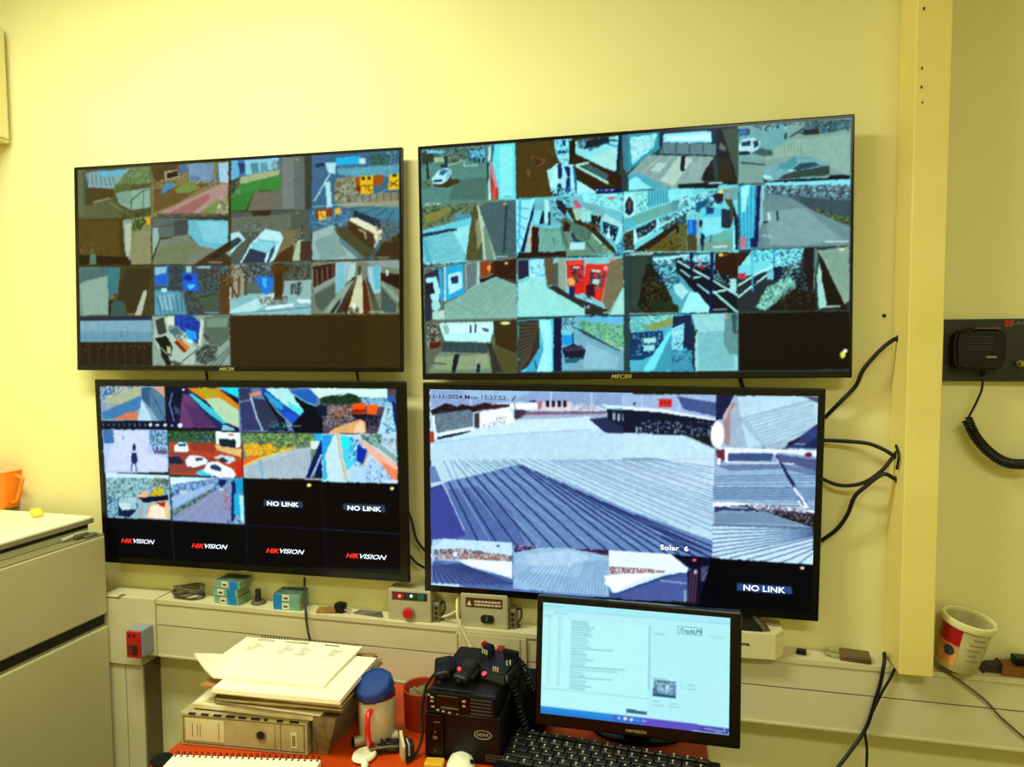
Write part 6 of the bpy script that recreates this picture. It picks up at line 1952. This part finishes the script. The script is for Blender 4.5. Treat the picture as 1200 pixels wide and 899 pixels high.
m.build('perforated_edge', mat('edge_dark', '6a6038', .9), TP)

# spiral notebook at the front edge
NA = Zp(.722, 205, 882); NB = Zp(.722, 377, 888); nd = NB-NA; na = math.atan2(nd.y, nd.x); nl = nd.length
NM = Matrix.Translation((NA.x, NA.y, .7005)) @ rotz(na)
nb = thing('spiral_notebook', (NA.x, NA.y, .7005), 'open white spiral notebook at the bottom edge of the picture in front of the file', 'notebook')
MB().box((0, -.20, 0), (nl, -.004, .020), NM, bev=.002).build('page_block', PA, nb)
m = MB()
for k in range(24):
    u = .006+k*(nl-.012)/23; pts = [NM @ Vector((u, -.002+.0075*math.cos(t), .016+.0085*math.sin(t))) for t in np.linspace(-1.2, 4.0, 9)]
    m.tube(pts, .0011, seg=5, smooth=0)
m.build('spiral_binding', mat('spiral_black', '14110a', .4), nb)
m = MB()
for k in range(24):
    u = .006+k*(nl-.012)/23; m.box((u-.0022, -.013, .0201), (u+.0022, -.008, .0205), NM)
m.build('punched_holes', mat('hole_black', '050403'), nb)
p = Zp(.7005, 190, 892)
tag(MB().lathe([(0, 0), (.022, 0), (.024, .004), (.020, .008), (0, .009)], Matrix.Translation(p), 28).build('bottle_cap', BLKM, smooth=True), 'flat black cap on the left end of the desk beside the notebook', 'cap')

# ---------------------------------------------------------------- clutter in front of the mug
def D(px, py, z=.7005): return Zp(z, px, py)
WHT = mat('plastic_white', 'f4f2c8', .4)
p = D(427, 889); b = MB()
b.lathe([(0, 0), (.020, .001), (.026, .007), (.0235, .012), (.012, .0105), (0, .0085)], Matrix.Translation(p) @ rotz(-.2) @ Matrix.Diagonal((.95, 1.15, 1, 1)), 32)
b.tube([p+Vector((.008, -.018, .006)), p+Vector((.020, -.045, .007)), p+Vector((.036, -.10, .007))], [.008, .007, .006], seg=10)
tag(b.build('plastic_spoon', WHT, smooth=True), 'white plastic spoon with a round bowl at the front of the desk', 'spoon')
tr_ = thing('torch', D(420, 874), 'short grey metal cylinder with a dark end lying left of the mug handle', 'torch')
A = D(415, 876)+Vector((0, 0, .012)); B = D(434, 872)+Vector((0, 0, .012))
MB().cyl(A, B, .0115).build('body', mat('torch_grey', 'a89c78', .45, metal=.2), tr_, smooth=True)
d = (A-B).normalized(); MB().cyl(A+d*.0005, A+d*.004, .0115, .010).build('end_cap', BLKM, tr_, smooth=True)
rr = random.Random(8)
for k, (mt, lab) in enumerate(((CB, 'black tangled wire in front of the mug, largest loop'), (mat('wire_olive', '6a5c30', .5), 'olive brown tangled wire in front of the mug'), (CB, 'second black wire tangled beside the white plug adapter'))):
    c0 = D(432+6*k, 882); c1 = D(470+3*k, 878); P = []
    for i in range(16):
        t = i/15; q = c0.lerp(c1, .5+.5*math.sin(i*1.9+k)); P.append((q.x+rr.uniform(-.006, .006), q.y+rr.uniform(-.018, .020), .7035+.0045*k+rr.uniform(0, .012)))
    cable('tangled_wire', P, .0024, lab, mt, 'wire')
A = D(440, 873)+Vector((0, 0, .012)); B = D(466, 868)+Vector((0, 0, .014))
tag(MB().cyl(A, B, .009, .011).build('tube_fitting', mat('fitting_cream', 'd8cc98', .5), smooth=True), 'cream tube fitting lying right of the mug base', 'fitting')
pa = thing('plug_adapter', D(474, 885), 'cream plug adapter with flared face and blue-black body beside the wires', 'adapter')
S0 = D(472, 889); AM = Matrix.Translation((S0.x, S0.y, .7005)) @ rotz(math.radians(32))
MB().hexa([AM @ Vector(p) for p in ((-.003, -.012, 0), (.003, -.012, 0), (.003, .020, 0), (-.003, .020, 0), (-.003, -.018, .034), (.003, -.016, .034), (.003, .020, .052), (-.003, .020, .052))]).build('face_plate', mat('adapter_cream', 'd0c490', .5), pa)
MB().box((.004, -.012, .004), (.024, .014, .034), AM, bev=.003).build('body', mat('adapter_blue', '141c30', .35), pa)
MB().box((.010, -.014, .010), (.013, .014, .036), AM, bev=.001).build('band', mat('adapter_band', 'b8b8a0', .4), pa)
mo = thing('computer_mouse', D(538, 900), 'pale cream computer mouse at the very front of the desk', 'mouse')
p = D(540, 903)
MB().lathe([(0, 0), (.030, 0), (.031, .006), (.026, .018), (.015, .026), (0, .029)], Matrix.Translation(p) @ rotz(math.radians(-75)) @ Matrix.Diagonal((1.7, 1, 1, 1)), 36).build('shell', WHT, mo, smooth=True)
MB().cyl(p+Vector((.022, -.004, .024)), p+Vector((.030, .001, .022)), .004).build('scroll_wheel', BLKM, mo)
p = D(509, 899)
tag(MB().box((-.020, -.014, 0), (.020, .014, .014), Matrix.Translation(p) @ rotz(.1), bev=.003).build('eraser', mat('yellow_block', 'd8a820', .5)), 'small yellow block at the front edge, left of the mouse', 'eraser')

# ---------------------------------------------------------------- on the ledge
m = MB(); c = Yp(-.035, 221, 699); c.z = TZ(c.x)+.001
for k in range(7):
    r = .040-.002*(k % 3); hgt = .004+.0042*k; P = []
    for i in range(21):
        a = 2*math.pi*i/20; P.append((c.x+r*1.15*math.cos(a)+.004*math.sin(k*2.1), c.y+r*.62*math.sin(a)+.003*math.cos(k), c.z+hgt+.004*math.sin(a*2+k)))
    m.tube(P, .0021, seg=6, smooth=2)
cc = tag(m.build('cable_coil', mat('coil_grey', '6a6040', .5, noise=40, h2='3c3420'), smooth=True), 'coiled grey-brown cable at the left end of the ledge', 'cable')
TEAL = mat('box_teal', '7fae92', .6, noise=40, h2='6a9c80'); BLU = mat('box_blue', '0f7cc0', .5); LID = mat('box_lid_green', '2c3a2c', .6, noise=30, h2='5a7864'); SID = mat('box_side', '6c8450', .7, noise=30, h2='8ca474'); LW = mat('label_white', 'e0dcb0', .7); LR = mat('label_red_print', '70342c', .7)
def cart(x, z, yaw, bu, lu, label, group):
    t = thing('carton', (x, -.036, z), label, 'box', group)
    w_, dp, h = .078, .056, .0225
    M = Matrix.Translation((x, -.036, z)) @ rotz(math.radians(yaw))
    body = MB().box((-w_/2, -dp/2, 0), (w_/2, dp/2, h), M, bev=.001, seg=1).build('body', TEAL, t)
    MB().box((-w_/2+.0008, -dp/2+.0008, h-.0002), (w_/2-.0008, dp/2-.0008, h+.0004), M).build('lid', LID, t)
    MB().box((bu[0], -dp/2-.0005, .0006), (bu[1], -dp/2+.002, h-.0006), M).build('colour_band', BLU, t)
    MB().box((w_/2-.002, -dp/2+.001, .001), (w_/2+.0005, dp/2-.001, h-.001), M).build('side_panel', SID, t)
    l_ = MB().box((lu, -dp/2-.0010, .0035), (lu+.020, -dp/2+.001, h-.003), M).build('label', LW, t)
    MB().box((lu+.004, -dp/2-.0014, .0085), (lu+.016, -dp/2-.0009, h-.0085), M).build('print', LR, l_)
z0 = TZ(-1.19)+.0005
G1 = 'blue and teal cartons stacked in the left pile on the ledge'; G2 = 'blue and teal cartons stacked in the right pile on the ledge'
cart(-1.190, z0, -4, (.006, .032), -.020, 'lowest of the three blue and teal cartons in the left pile on the ledge', G1)
cart(-1.194, z0+.0231, -2, (.006, .031), -.024, 'middle of the three blue and teal cartons in the left pile on the ledge', G1)
cart(-1.186, z0+.0462, -3, (.008, .032), -.018, 'topmost of the three blue and teal cartons in the left pile, right under the television', G1)
z0 = TZ(-1.01)+.0005
cart(-1.010, z0, 2, (-.038, -.014), -.012, 'lower of the two blue and teal cartons in the right pile on the ledge', G2)
cart(-1.010, z0+.0231, 3, (-.038, -.014), -.011, 'upper of the two blue and teal cartons in the right pile on the ledge', G2)
p = Yp(-.03, 303, 704); p.z = TZ(p.x)
st = thing('rubber_stamp', p, 'dark rubber stamp on a round base between the two carton piles', 'stamp')
MB().lathe([(0, 0), (.020, 0), (.021, .004), (.017, .008), (0, .008)], Matrix.Translation(p), 28).build('base', mat('stamp_grey', '5c5034', .6), st, smooth=True)
MB().cyl(p+Vector((-.001, 0, .008)), p+Vector((-.001, 0, .040)), .0085, .0075).build('handle', mat('stamp_dark', '241410', .5), st, smooth=True)
# brown wrapper, adapter, metal strips
p = Yp(-.045, 384, 714); p.z = TZ(p.x)+.0005; b = MB().box((-.028, -.018, 0), (.026, .016, .009), Matrix.Translation(p) @ rotz(.2), bev=.003)
tag(b.build('paper_wrapper', mat('wrapper_brown', 'a87426', .7, noise=50, h2='7c5018')), 'orange-brown crumpled wrapper on the ledge left of the black adapter', 'wrapper')
p = Yp(-.04, 400, 716); p.z = TZ(p.x)+.0005; pl = thing('mains_plug', p, 'black mains plug with metal pins lying on the ledge', 'plug')
MB().box((-.016, -.013, 0), (.012, .013, .026), Matrix.Translation(p) @ rotz(-.2), bev=.005).build('body', BLK, pl, smooth=True)
m = MB(); m.cyl(p+Vector((.012, -.006, .009)), p+Vector((.030, -.009, .008)), .0022); m.build('pin', mat('pin_metal', 'c8c4a0', .3, metal=.9), pl)
MB().cyl(p+Vector((.012, .004, .010)), p+Vector((.028, .002, .009)), .0022).build('pin', MATS['pin_metal'], pl)
p = Yp(-.035, 433, 718); p.z = TZ(p.x)+.0005
m = MB()
for k in range(3): m.box((-.042+.004*k, -.014+.008*k, .0012*k), (.046-.006*k, -.007+.008*k, .0035+.0015*k), Matrix.Translation(p) @ rotz(-.12+.05*k), bev=.001, seg=1)
tag(m.build('metal_strips', mat('strip_metal', '7c7450', .4, metal=.4, noise=60, h2='40381e')), 'bundle of dull metal strips on the ledge left of the grey control box', 'metal strips')
# control boxes
GB = mat('control_box_grey', 'b0a880', .5, spec=.4)
def ctrl(px0, px1, pyb, hgt, label):
    a, b_ = Yp(-.062, px0, pyb), Yp(-.062, px1, pyb); z = TZ((a.x+b_.x)/2)+.0005
    t = thing('control_box', ((a.x+b_.x)/2, -.03, z), label, 'control box')
    MB().box((a.x, -.062, z), (b_.x, -.012, z+hgt), bev=.003).build('case', GB, t)
    return t, a.x, b_.x, z
t, a, b_, z = ctrl(455, 505, 722, .085, 'grey control box with a round red button under a strip of small lamps')
y = -.062
lp = MB().box((a+.012, y-.0014, z+.058), (b_-.010, y, z+.078)).build('lamp_strip', mat('strip_dark', '24160e', .4), t)
MB().box((a+.014, y-.0018, z+.060), (a+.046, y-.001, z+.076)).build('red_field', mat('field_red', '7c1a14', .5), lp)
MB().box((a+.052, y-.0018, z+.060), (a+.080, y-.001, z+.076)).build('green_field', mat('field_green', '1c3a20', .5), lp)
m = MB()
for i in range(3):
    for j in range(3): m.box((a+.083+.0062*i, y-.0018, z+.060+.0058*j), (a+.0880+.0062*i, y-.001, z+.0648+.0058*j))
m.build('green_field', mat('field_green_bright', '1c7048', .5), lp)
MB().cyl((a+.034, y, z+.068), (a+.034, y-.004, z+.068), .0038).build('lamp', mat('lamp_red', 'ff7060', .4, emit=('ff5848', 2.2)), t)
MB().cyl((a+.066, y, z+.070), (a+.066, y-.004, z+.070), .0034).build('lamp', mat('lamp_green', 'd0ffd8', .4, emit=('c8ffd0', 1.6)), t)
bt = MB().cyl((a+.058, y, z+.026), (a+.058, y-.006, z+.026), .016).build('button_collar', mat('collar_red', '9c8464', .5), t, smooth=True)
MB().cyl((a+.058, y-.006, z+.026), (a+.058, y-.016, z+.026), .0125, .0115).build('push_button', mat('button_red', 'd01818', .35), t, smooth=True)
def bits(x, z, label, grp):
    t = thing('terminal_block', (x, -.03, z), label, 'terminal block')
    MB().box((x, -.050, z), (x+.016, -.015, z+.05), bev=.002).build('body', mat('terminal_grey', '8a7e58', .6), t)
    for k in range(3): MB().cyl((x+.009, -.052, z+.010+.014*k), (x+.009, -.046, z+.010+.014*k), .005).build('screw', mat('terminal_dark', '30261a', .5), t)
    MB().tube([(x+.016, -.035, z+.045), (x+.028, -.04, z+.050), (x+.030, -.045, z+.030), (x+.020, -.045, z+.012), (x+.026, -.04, z+.004)], .0028).build('wire', mat('wire_dark', '2c2418', .5), t, smooth=True)
bits(b_+.002, z, 'grubby terminal block with dark screws right of the lamp-strip control box', None)
t, a, b_, z = ctrl(540, 595, 735, .090, 'grey control box with a brown warning label and a dark key lock')
lb = MB().box((a+.014, y-.0012, z+.055), (b_-.014, y, z+.079)).build('label', mat('label_maroon', '4c2814', .5), t)
M_ = frame((a+.036, y-.0013, z+.067), (1, 0, 0), (0, 0, 1), (0, -1, 0))
LP = mat('print_cream', 'd8c498', .6)
m = MB(); m.prism([(-.019, -.008), (-.006, -.008), (-.0125, .006)], 0, .0005, M_); m.build('warning_triangle', LP, lb)
m = MB(); rr = random.Random(3)
for row in (0, 1):
    u = .002
    while u < (b_-a)-.056:
        w_ = rr.uniform(.004, .009); m.box((u, -.008+.0085*row, 0), (u+w_, -.003+.0085*row, .0005), M_); u += w_+.002
m.build('printed_lines', LP, lb)
kl = MB().prism([(.018*math.cos(q)*1.0, .012*math.sin(q)+.002*math.sin(3*q)) for q in np.linspace(0, 2*math.pi, 18)[:-1]], 0, .004, frame((a+.072, y, z+.026), (1, 0, 0), (0, 0, 1), (0, -1, 0))).build('lock_plate', mat('lock_green', '14201a', .4), t)
MB().box((a+.070, y-.007, z+.022), (a+.0725, y-.004, z+.033)).build('key_slot', mat('key_grey', '6c7868', .4), kl)
bits(b_+.002, z, 'grubby terminal block with dark screws right of the warning-label control box', None)
WC_ = mat('wire_white', 'e0d49c', .5)
cable('white_cable', [Yp(-.02, 543, 690), Yp(-.04, 537, 699), Yp(-.07, 535.5, 712), Yp(-.080, 537, 727), Yp(-.082, 544, 743), Yp(-.085, 552, 760), Yp(-.10, 558, 774)], .0036, 'white cable hanging between the two control boxes down to the radio', WC_)
cable('white_cable', [Yp(-.035, 508, 724), Yp(-.045, 518, 723), Yp(-.055, 528, 720), Yp(-.06, 535, 716)], .003, 'short white cable from the lamp-strip control box to the hanging white cable', WC_)
# socket outlet plate on the trunking
a, b_ = Yp(-.074, 534.5, 745).x, Yp(-.074, 617, 751).x
so = thing('socket_outlet', ((a+b_)/2, -.075, .745), 'double mains socket plate on the trunking above the two-way radio', 'socket')
def sl2(x0, x1, d0, d1, y0, y1): return slab(x0, x1, d0, d1, y0, y1)
MB().hexa(sl2(a, b_, .012, .108, -.0780, -.0708)).build('plate', mat('plate_cream', 'cdc290', .45), so)
MB().hexa(sl2(a+.004, a+.006, .014, .100, -.0786, -.0775)).build('groove', TRD, so)
MB().hexa(sl2(b_-.016, b_-.014, .014, .106, -.0786, -.0775)).build('groove', TRD, so)
for px, py in ((546, 759), (601, 764)):
    p = Yp(-.078, px, py); MB().cyl((p.x, -.0772, p.z), (p.x, -.0790, p.z), .0030, seg=12).build('screw', MATS['screw_dark'], so)
p = Yp(-.08, 568, 754.5); MB().cyl((p.x, -.0770, p.z), (p.x, -.086, p.z), .0075).build('switch', mat('switch_red', 'a01818', .35), so, smooth=True)
p = Yp(-.08, 575, 766); pg = thing('red_plug', (p.x, -.08, p.z), 'orange-red plug top fitted in the socket plate above the radio', 'plug')
MB().box((p.x-.016, -.104, p.z-.018), (p.x+.020, -.0778, p.z+.014), bev=.004).build('body', mat('plug_orange', 'b0603a', .5), pg)
MB().box((p.x-.006, -.107, p.z-.012), (p.x+.008, -.103, p.z+.008), bev=.002).build('insert', mat('plug_insert', '9c2018', .4), pg)
p = Yp(-.09, 586.5, 767)
rs = thing('rocker_switch', (p.x, -.08, p.z-.02), 'tall red lit rocker switch at the right of the orange-red plug', 'switch')
MB().box((p.x-.008, -.100, p.z-.024), (p.x+.008, -.0778, p.z+.019), bev=.002).build('body', mat('rocker_red', '8c1010', .35), rs)
MB().box((p.x-.006, -.102, p.z+.007), (p.x+.006, -.0995, p.z+.016), bev=.001).build('lamp', mat('rocker_lamp', 'ff4048', .4, emit=('f03038', .9)), rs)
# call point on the junction box
cp = thing('fire_call_point', (-1.44, -.08, .72), 'red fronted fire alarm unit with grey sides on the junction box beside the refrigerator', 'alarm')
c0, c1 = Yp(-.128, 148.5, 739.5), Yp(-.128, 165.5, 771.5)
MB().box((c0.x-.001, -.125, c1.z-.002), (c1.x+.002, -.0785, c0.z+.004), bev=.004).build('back_box', mat('alarm_grey', '8c9496', .5), cp)
MB().box((c0.x, -.132, c1.z), (c1.x, -.124, c0.z), bev=.002).build('front', mat('alarm_red', 'c01410', .35), cp)
MB().box((c0.x+.004, -.1335, c1.z+.012), (c1.x-.006, -.131, c1.z+.040), bev=.001).build('window', mat('alarm_window', '6a2c18', .3), cp)
MB().box((c0.x+.020, -.1345, c1.z+.010), (c1.x-.008, -.133, c1.z+.036), bev=.0008).build('slot', mat('alarm_slot', '3c0e08', .4), cp)
m = MB()
for px in (.25, .6): m.cyl((c0.x+(c1.x-c0.x)*px, -.132, c0.z-.010), (c0.x+(c1.x-c0.x)*px, -.1335, c0.z-.010), .004)
m.build('sounder_holes', mat('alarm_slot', '3c0e08'), cp)
# carton right of the monitor
A = Yp(-.105, 860, 770); B = Yp(-.105, 909, 776)
zc = TZ(.15)+.0030; ct = thing('router_carton', ((A.x+B.x)/2, -.05, zc), 'long white carton with small black lettering on the ledge right of the monitor', 'box')
CW = mat('carton_white', 'e0d49a', .6)
M_ = Matrix.Translation((B.x, -.098, zc)) @ rotz(math.radians(1.5))
MB().prism([(-.17, 0), (0, 0), (.022, .030), (.022, .090), (-.17, .090)], 0, .060, M_).build('body', CW, ct)
text('lettering', 's alma', .040, frame((M_ @ Vector((-.098, -.0006, .030))), (M_ @ Vector((1, 0, 0))-M_.translation), (0, 0, 1), (M_ @ Vector((0, -1, 0))-M_.translation)), mat('ink_black', '1a140c', .8), ct, height=.0085, fat=.02)
MB().prism([(.001, .0015), (.0225, .0305), (.0225, .088), (.0005, .06)], .004, .050, M_ @ Matrix.Translation((.0006, 0, 0))).build('end_flap', mat('carton_flap', 'e8dca4', .6), ct)
z2 = zc+.061
dv = thing('network_router', (.16, -.05, z2), 'flat black router with a grey end lying on the white carton', 'router')
a = Yp(-.05, 892, 742)
MB().hexa([(.03, -.088, z2), (a.x, -.088, z2), (a.x-.008, -.02, z2), (.03, -.02, z2), (.03, -.082, z2+.026), (a.x-.022, -.082, z2+.026), (a.x-.028, -.026, z2+.026), (.03, -.026, z2+.026)]).build('case', BLK, dv)
MB().hexa([(a.x+.001, -.086, z2), (a.x+.018, -.080, z2), (a.x+.012, -.03, z2), (a.x-.006, -.02, z2), (a.x-.020, -.080, z2+.026), (a.x-.010, -.076, z2+.024), (a.x-.014, -.034, z2+.024), (a.x-.026, -.026, z2+.026)]).build('end_panel', mat('router_end', '6c6444', .5, noise=80, h2='30281a'), dv)
p = Yp(-.04, 939, 767); p.z = TZ(p.x)+.0005
tag(MB().box((-.011, -.008, 0), (.011, .008, .011), Matrix.Translation(p) @ rotz(-.25), bev=.002).build('plastic_block', BLK), 'tiny black plastic block alone on the ledge right of the white carton', 'block')
p = Yp(-.040, 1000, 771); p.z = TZ(p.x)+.0007
wl = thing('padlock', p, 'brown padlock with a pale metal shackle lying on the ledge left of the box duct', 'padlock')
M_ = Matrix.Translation(p) @ rotz(math.radians(-8))
MB().box((-.030, -.026, 0), (.036, .024, .014), M_, bev=.003).build('body', mat('lock_brown', '6a4820', .35, spec=.5, noise=20, h2='54361a'), wl)
MB().tube([M_ @ Vector(q) for q in ((-.028, -.012, .008), (-.050, -.014, .009), (-.064, -.004, .009), (-.062, .008, .010), (-.048, .014, .010), (-.028, .010, .008))], .0032).build('shackle', mat('shackle_metal', 'b8ac80', .3, metal=.6), wl, smooth=True)
# paint bucket
c = Vector((.644, -.058, TZ(.644)+.002)); bk = thing('paint_bucket', c, 'dirty white paint bucket with red and orange label, tilted against the box duct', 'bucket')
tilt = Matrix.Translation(c) @ Matrix.Translation((.045, 0, 0)) @ Matrix.Rotation(math.radians(10), 4, 'Y') @ Matrix.Rotation(math.radians(7), 4, 'X') @ Matrix.Translation((-.040, 0, .0075)) @ Matrix.Diagonal((.88, .88, 1, 1))
BW = mat('bucket_white', 'd2c890', .5, noise=18, h2='b4a66a')
MB().lathe([(0, .002), (.046, 0), (.048, .003), (.0555, .105), (.0555, .112), (.0535, .112), (.046, .008), (0, .007)], tilt, 48).build('body', BW, bk, smooth=True)
MB().lathe([(.0558, .104), (.061, .104), (.063, .110), (.062, .118), (.058, .120), (.0535, .118), (.0535, .108)], tilt, 48).build('rim', mat('bucket_rim', 'e6dc9c', .45), bk, smooth=True)
def wrap(name, z0, z1, a0, a1, m_, dr=.0006, par=bk):
    r = lambda z: .048+(.0075)*(z-.003)/.102+dr
    return MB().lathe([(r(z0), z0), (r(z1), z1)], tilt, 20, arc=(math.radians(a0), math.radians(a1))).build(name, m_, par, smooth=True)
lb = wrap('label', .012, .100, -215, -118, mat('label_red', 'a8101a', .4))
wrap('label_foot', .012, .062, -215, -118, mat('label_orange', 'c87828', .5, noise=30, h2='e8b060'), .0010, lb)
e = MB()
for i in range(20):
    a0, a1 = 2*math.pi*i/20, 2*math.pi*(i+1)/20
    def bp(a, k):
        th = math.radians(-140)+.26*math.cos(a)*k; z_ = .046+.0125*math.sin(a)*k; r = .048+.0075*(z_-.003)/.102+.0016
        return tilt @ Vector((r*math.cos(th), r*math.sin(th), z_))
    e.bm.faces.new([e.bm.verts.new(q) for q in (bp(a0, 0), bp(a0, 1), bp(a1, 1))])
e.build('label_badge', mat('badge_blue', '2c3848', .5), lb)
mk = MB(); rr = random.Random(12)
for k in range(5):
    z_ = .034+.013*k; r = lambda z: .048+.0075*(z-.003)/.102+.0005
    mk.lathe([(r(z_), z_), (r(z_+.003), z_+.003)], tilt, 12, arc=(math.radians(-100+rr.uniform(0, 14)), math.radians(-58+rr.uniform(-14, 10))))
mk.build('worn_print', mat('worn_print', '8c8050', .8), bk)
# bits right of the bucket
p = Yp(-.04, 1164, 780); p.z = TZ(p.x)+.0005; M_ = Matrix.Translation(p) @ rotz(-.1)
hp = thing('pencil_sharpener', p, 'small dark wedge-shaped tool on the ledge right of the paint bucket', 'tool')
MB().prism([(-.026, 0), (.024, 0), (.020, .012), (.012, .028), (.004, .020), (-.010, .018), (-.026, .010)], -.016, .016, M_ @ Matrix.Rotation(math.radians(90), 4, 'X')).build('body', mat('tool_dark', '2a1a14', .5), hp)
MB().box((-.022, -.020, 0), (.026, -.0165, .004), M_).build('blade', mat('blade_pale', 'a09468', .4, metal=.5), hp)
p = Yp(-.045, 1190, 788); p.z = TZ(p.x)+.0030
tag(MB().box((-.034, -.022, 0), (.06, .026, .020), Matrix.Translation(p) @ rotz(-.05), bev=.002).build('wood_block', mat('wood_brown', '8c5420', .6, noise=12, h2='744214')), 'brown wooden block at the right end of the ledge', 'wood block')
z_ = p.z+.0205
tag(MB().box((p.x-.004, -.055, z_), (p.x+.06, -.025, z_+.018), bev=.003).build('pen_box', BLK), 'black block lying on the brown wooden block', 'block')

# ---------------------------------------------------------------- radio panel right of the duct
rp = thing('rack_radio', (.80, -.02, 1.5), 'black equipment panel with red logo and brass connector right of the box duct', 'radio panel')
MB().box((.588, -.022, 1.499), (1.02, -.001, 1.639), bev=.001).build('panel', mat('panel_dark', '1a1a12', .45), rp)
F = lambda px, py: frame(Yp(-.0222, px, py), (1, 0, 0), (0, 0, 1), (0, -1, 0))
m = MB(); p = Yp(-.0222, 1177, 383)
for i in range(2):
    for j in range(2): m.box((p.x+.0085*i, -.0232, p.z+.0078*j), (p.x+.0085*i+.0075, -.022, p.z+.0078*j+.0068))
m.build('logo', mat('logo_red', 'a81c14', .5), rp)
PR = mat('panel_print', '6c6c50', .6)
text('lettering', 'LInks', .034, F(1187, 381), PR, rp, height=.0105, fat=.01)
text('lettering', 'SAM', .026, F(1180, 390), mat('panel_print_dim', '3c3c28', .6), rp, height=.008)
p = Yp(-.022, 1193, 426)
MB().cyl((p.x, -.022, p.z), (p.x, -.034, p.z), .009, .008, seg=6).build('connector', mat('brass', 'a08c48', .3, metal=.8), rp)
MB().cyl((p.x, -.034, p.z), (p.x, -.046, p.z), .0055, seg=20).build('connector_pin', MATS['brass'], rp)
MB().box((1.02-.12, -.03, 1.52), (1.02-.03, -.022, 1.60), bev=.002).build('side_plate', BLKM, rp)
a, b2 = Yp(-.045, 1117, 392), Yp(-.045, 1176, 434)
hm = thing('fist_microphone', ((a.x+b2.x)/2, -.04, b2.z), 'black hand microphone hanging on the panel right of the box duct', 'microphone')
zt, zb = a.z+.012, b2.z
cx = (a.x+b2.x)/2; hw = (b2.x-a.x)/2
out = [(-hw*.95, -.008+zb+.014), (-hw*.55, zb), (hw*.80, zb), (hw, zb+.02), (hw*1.02, zt-.010), (hw*.72, zt), (0, zt+.002), (-hw*.9, zt-.004), (-hw*1.02, zt-.03)]
b = MB().prism(out, .0235, .058, frame((cx, 0, 0), (1, 0, 0), (0, 0, 1), (0, -1, 0)))
bmesh.ops.bevel(b.bm, geom=list(b.bm.edges), offset=.006, segments=3, affect='EDGES'); b.build('body', BLK, hm, smooth=True)
m = MB()
for k in range(5): m.box((cx-hw*.5, -.0590, zb+.045+.007*k), (cx+hw*.45, -.0575, zb+.0475+.007*k))
m.build('speaker_grille', mat('grille_dark', '24221c'), hm)
p = Yp(-.0585, 1162, 418.5); MB().box((p.x-.010, -.0592, p.z-.002), (p.x+.010, -.0578, p.z+.002)).build('badge', mat('badge_pale', '8c8c70', .5), hm)
MB().box((cx-.012, -.058, zt-.001), (cx+hw*.75, -.03, zt+.003), bev=.001).build('top_trim', mat('trim_brown', '5a4628', .45), hm)
MB().cyl((cx+.013, -.040, zb+.002), (cx+.012, -.040, zb-.014), .0065, .004).build('cord_grip', BLKM, hm)
cable('microphone_lead', [Yp(-.040, 1152, 444), Yp(-.040, 1150, 458), Yp(-.038, 1143, 474), Yp(-.036, 1135, 489), Yp(-.036, 1133, 492)], .0026, 'straight black lead dropping from the hanging microphone to its coiled cord')
coil([Yp(-.036, 1133, 491), Yp(-.038, 1142, 510), Yp(-.04, 1156, 527), Yp(-.04, 1174, 540), Yp(-.04, 1192, 544), Yp(-.04, 1212, 541), Yp(-.04, 1235, 520)], .0095, .0028, 40, 'coiled_cord', 'thick black coiled cord of the hanging microphone at the right edge', 'cord')
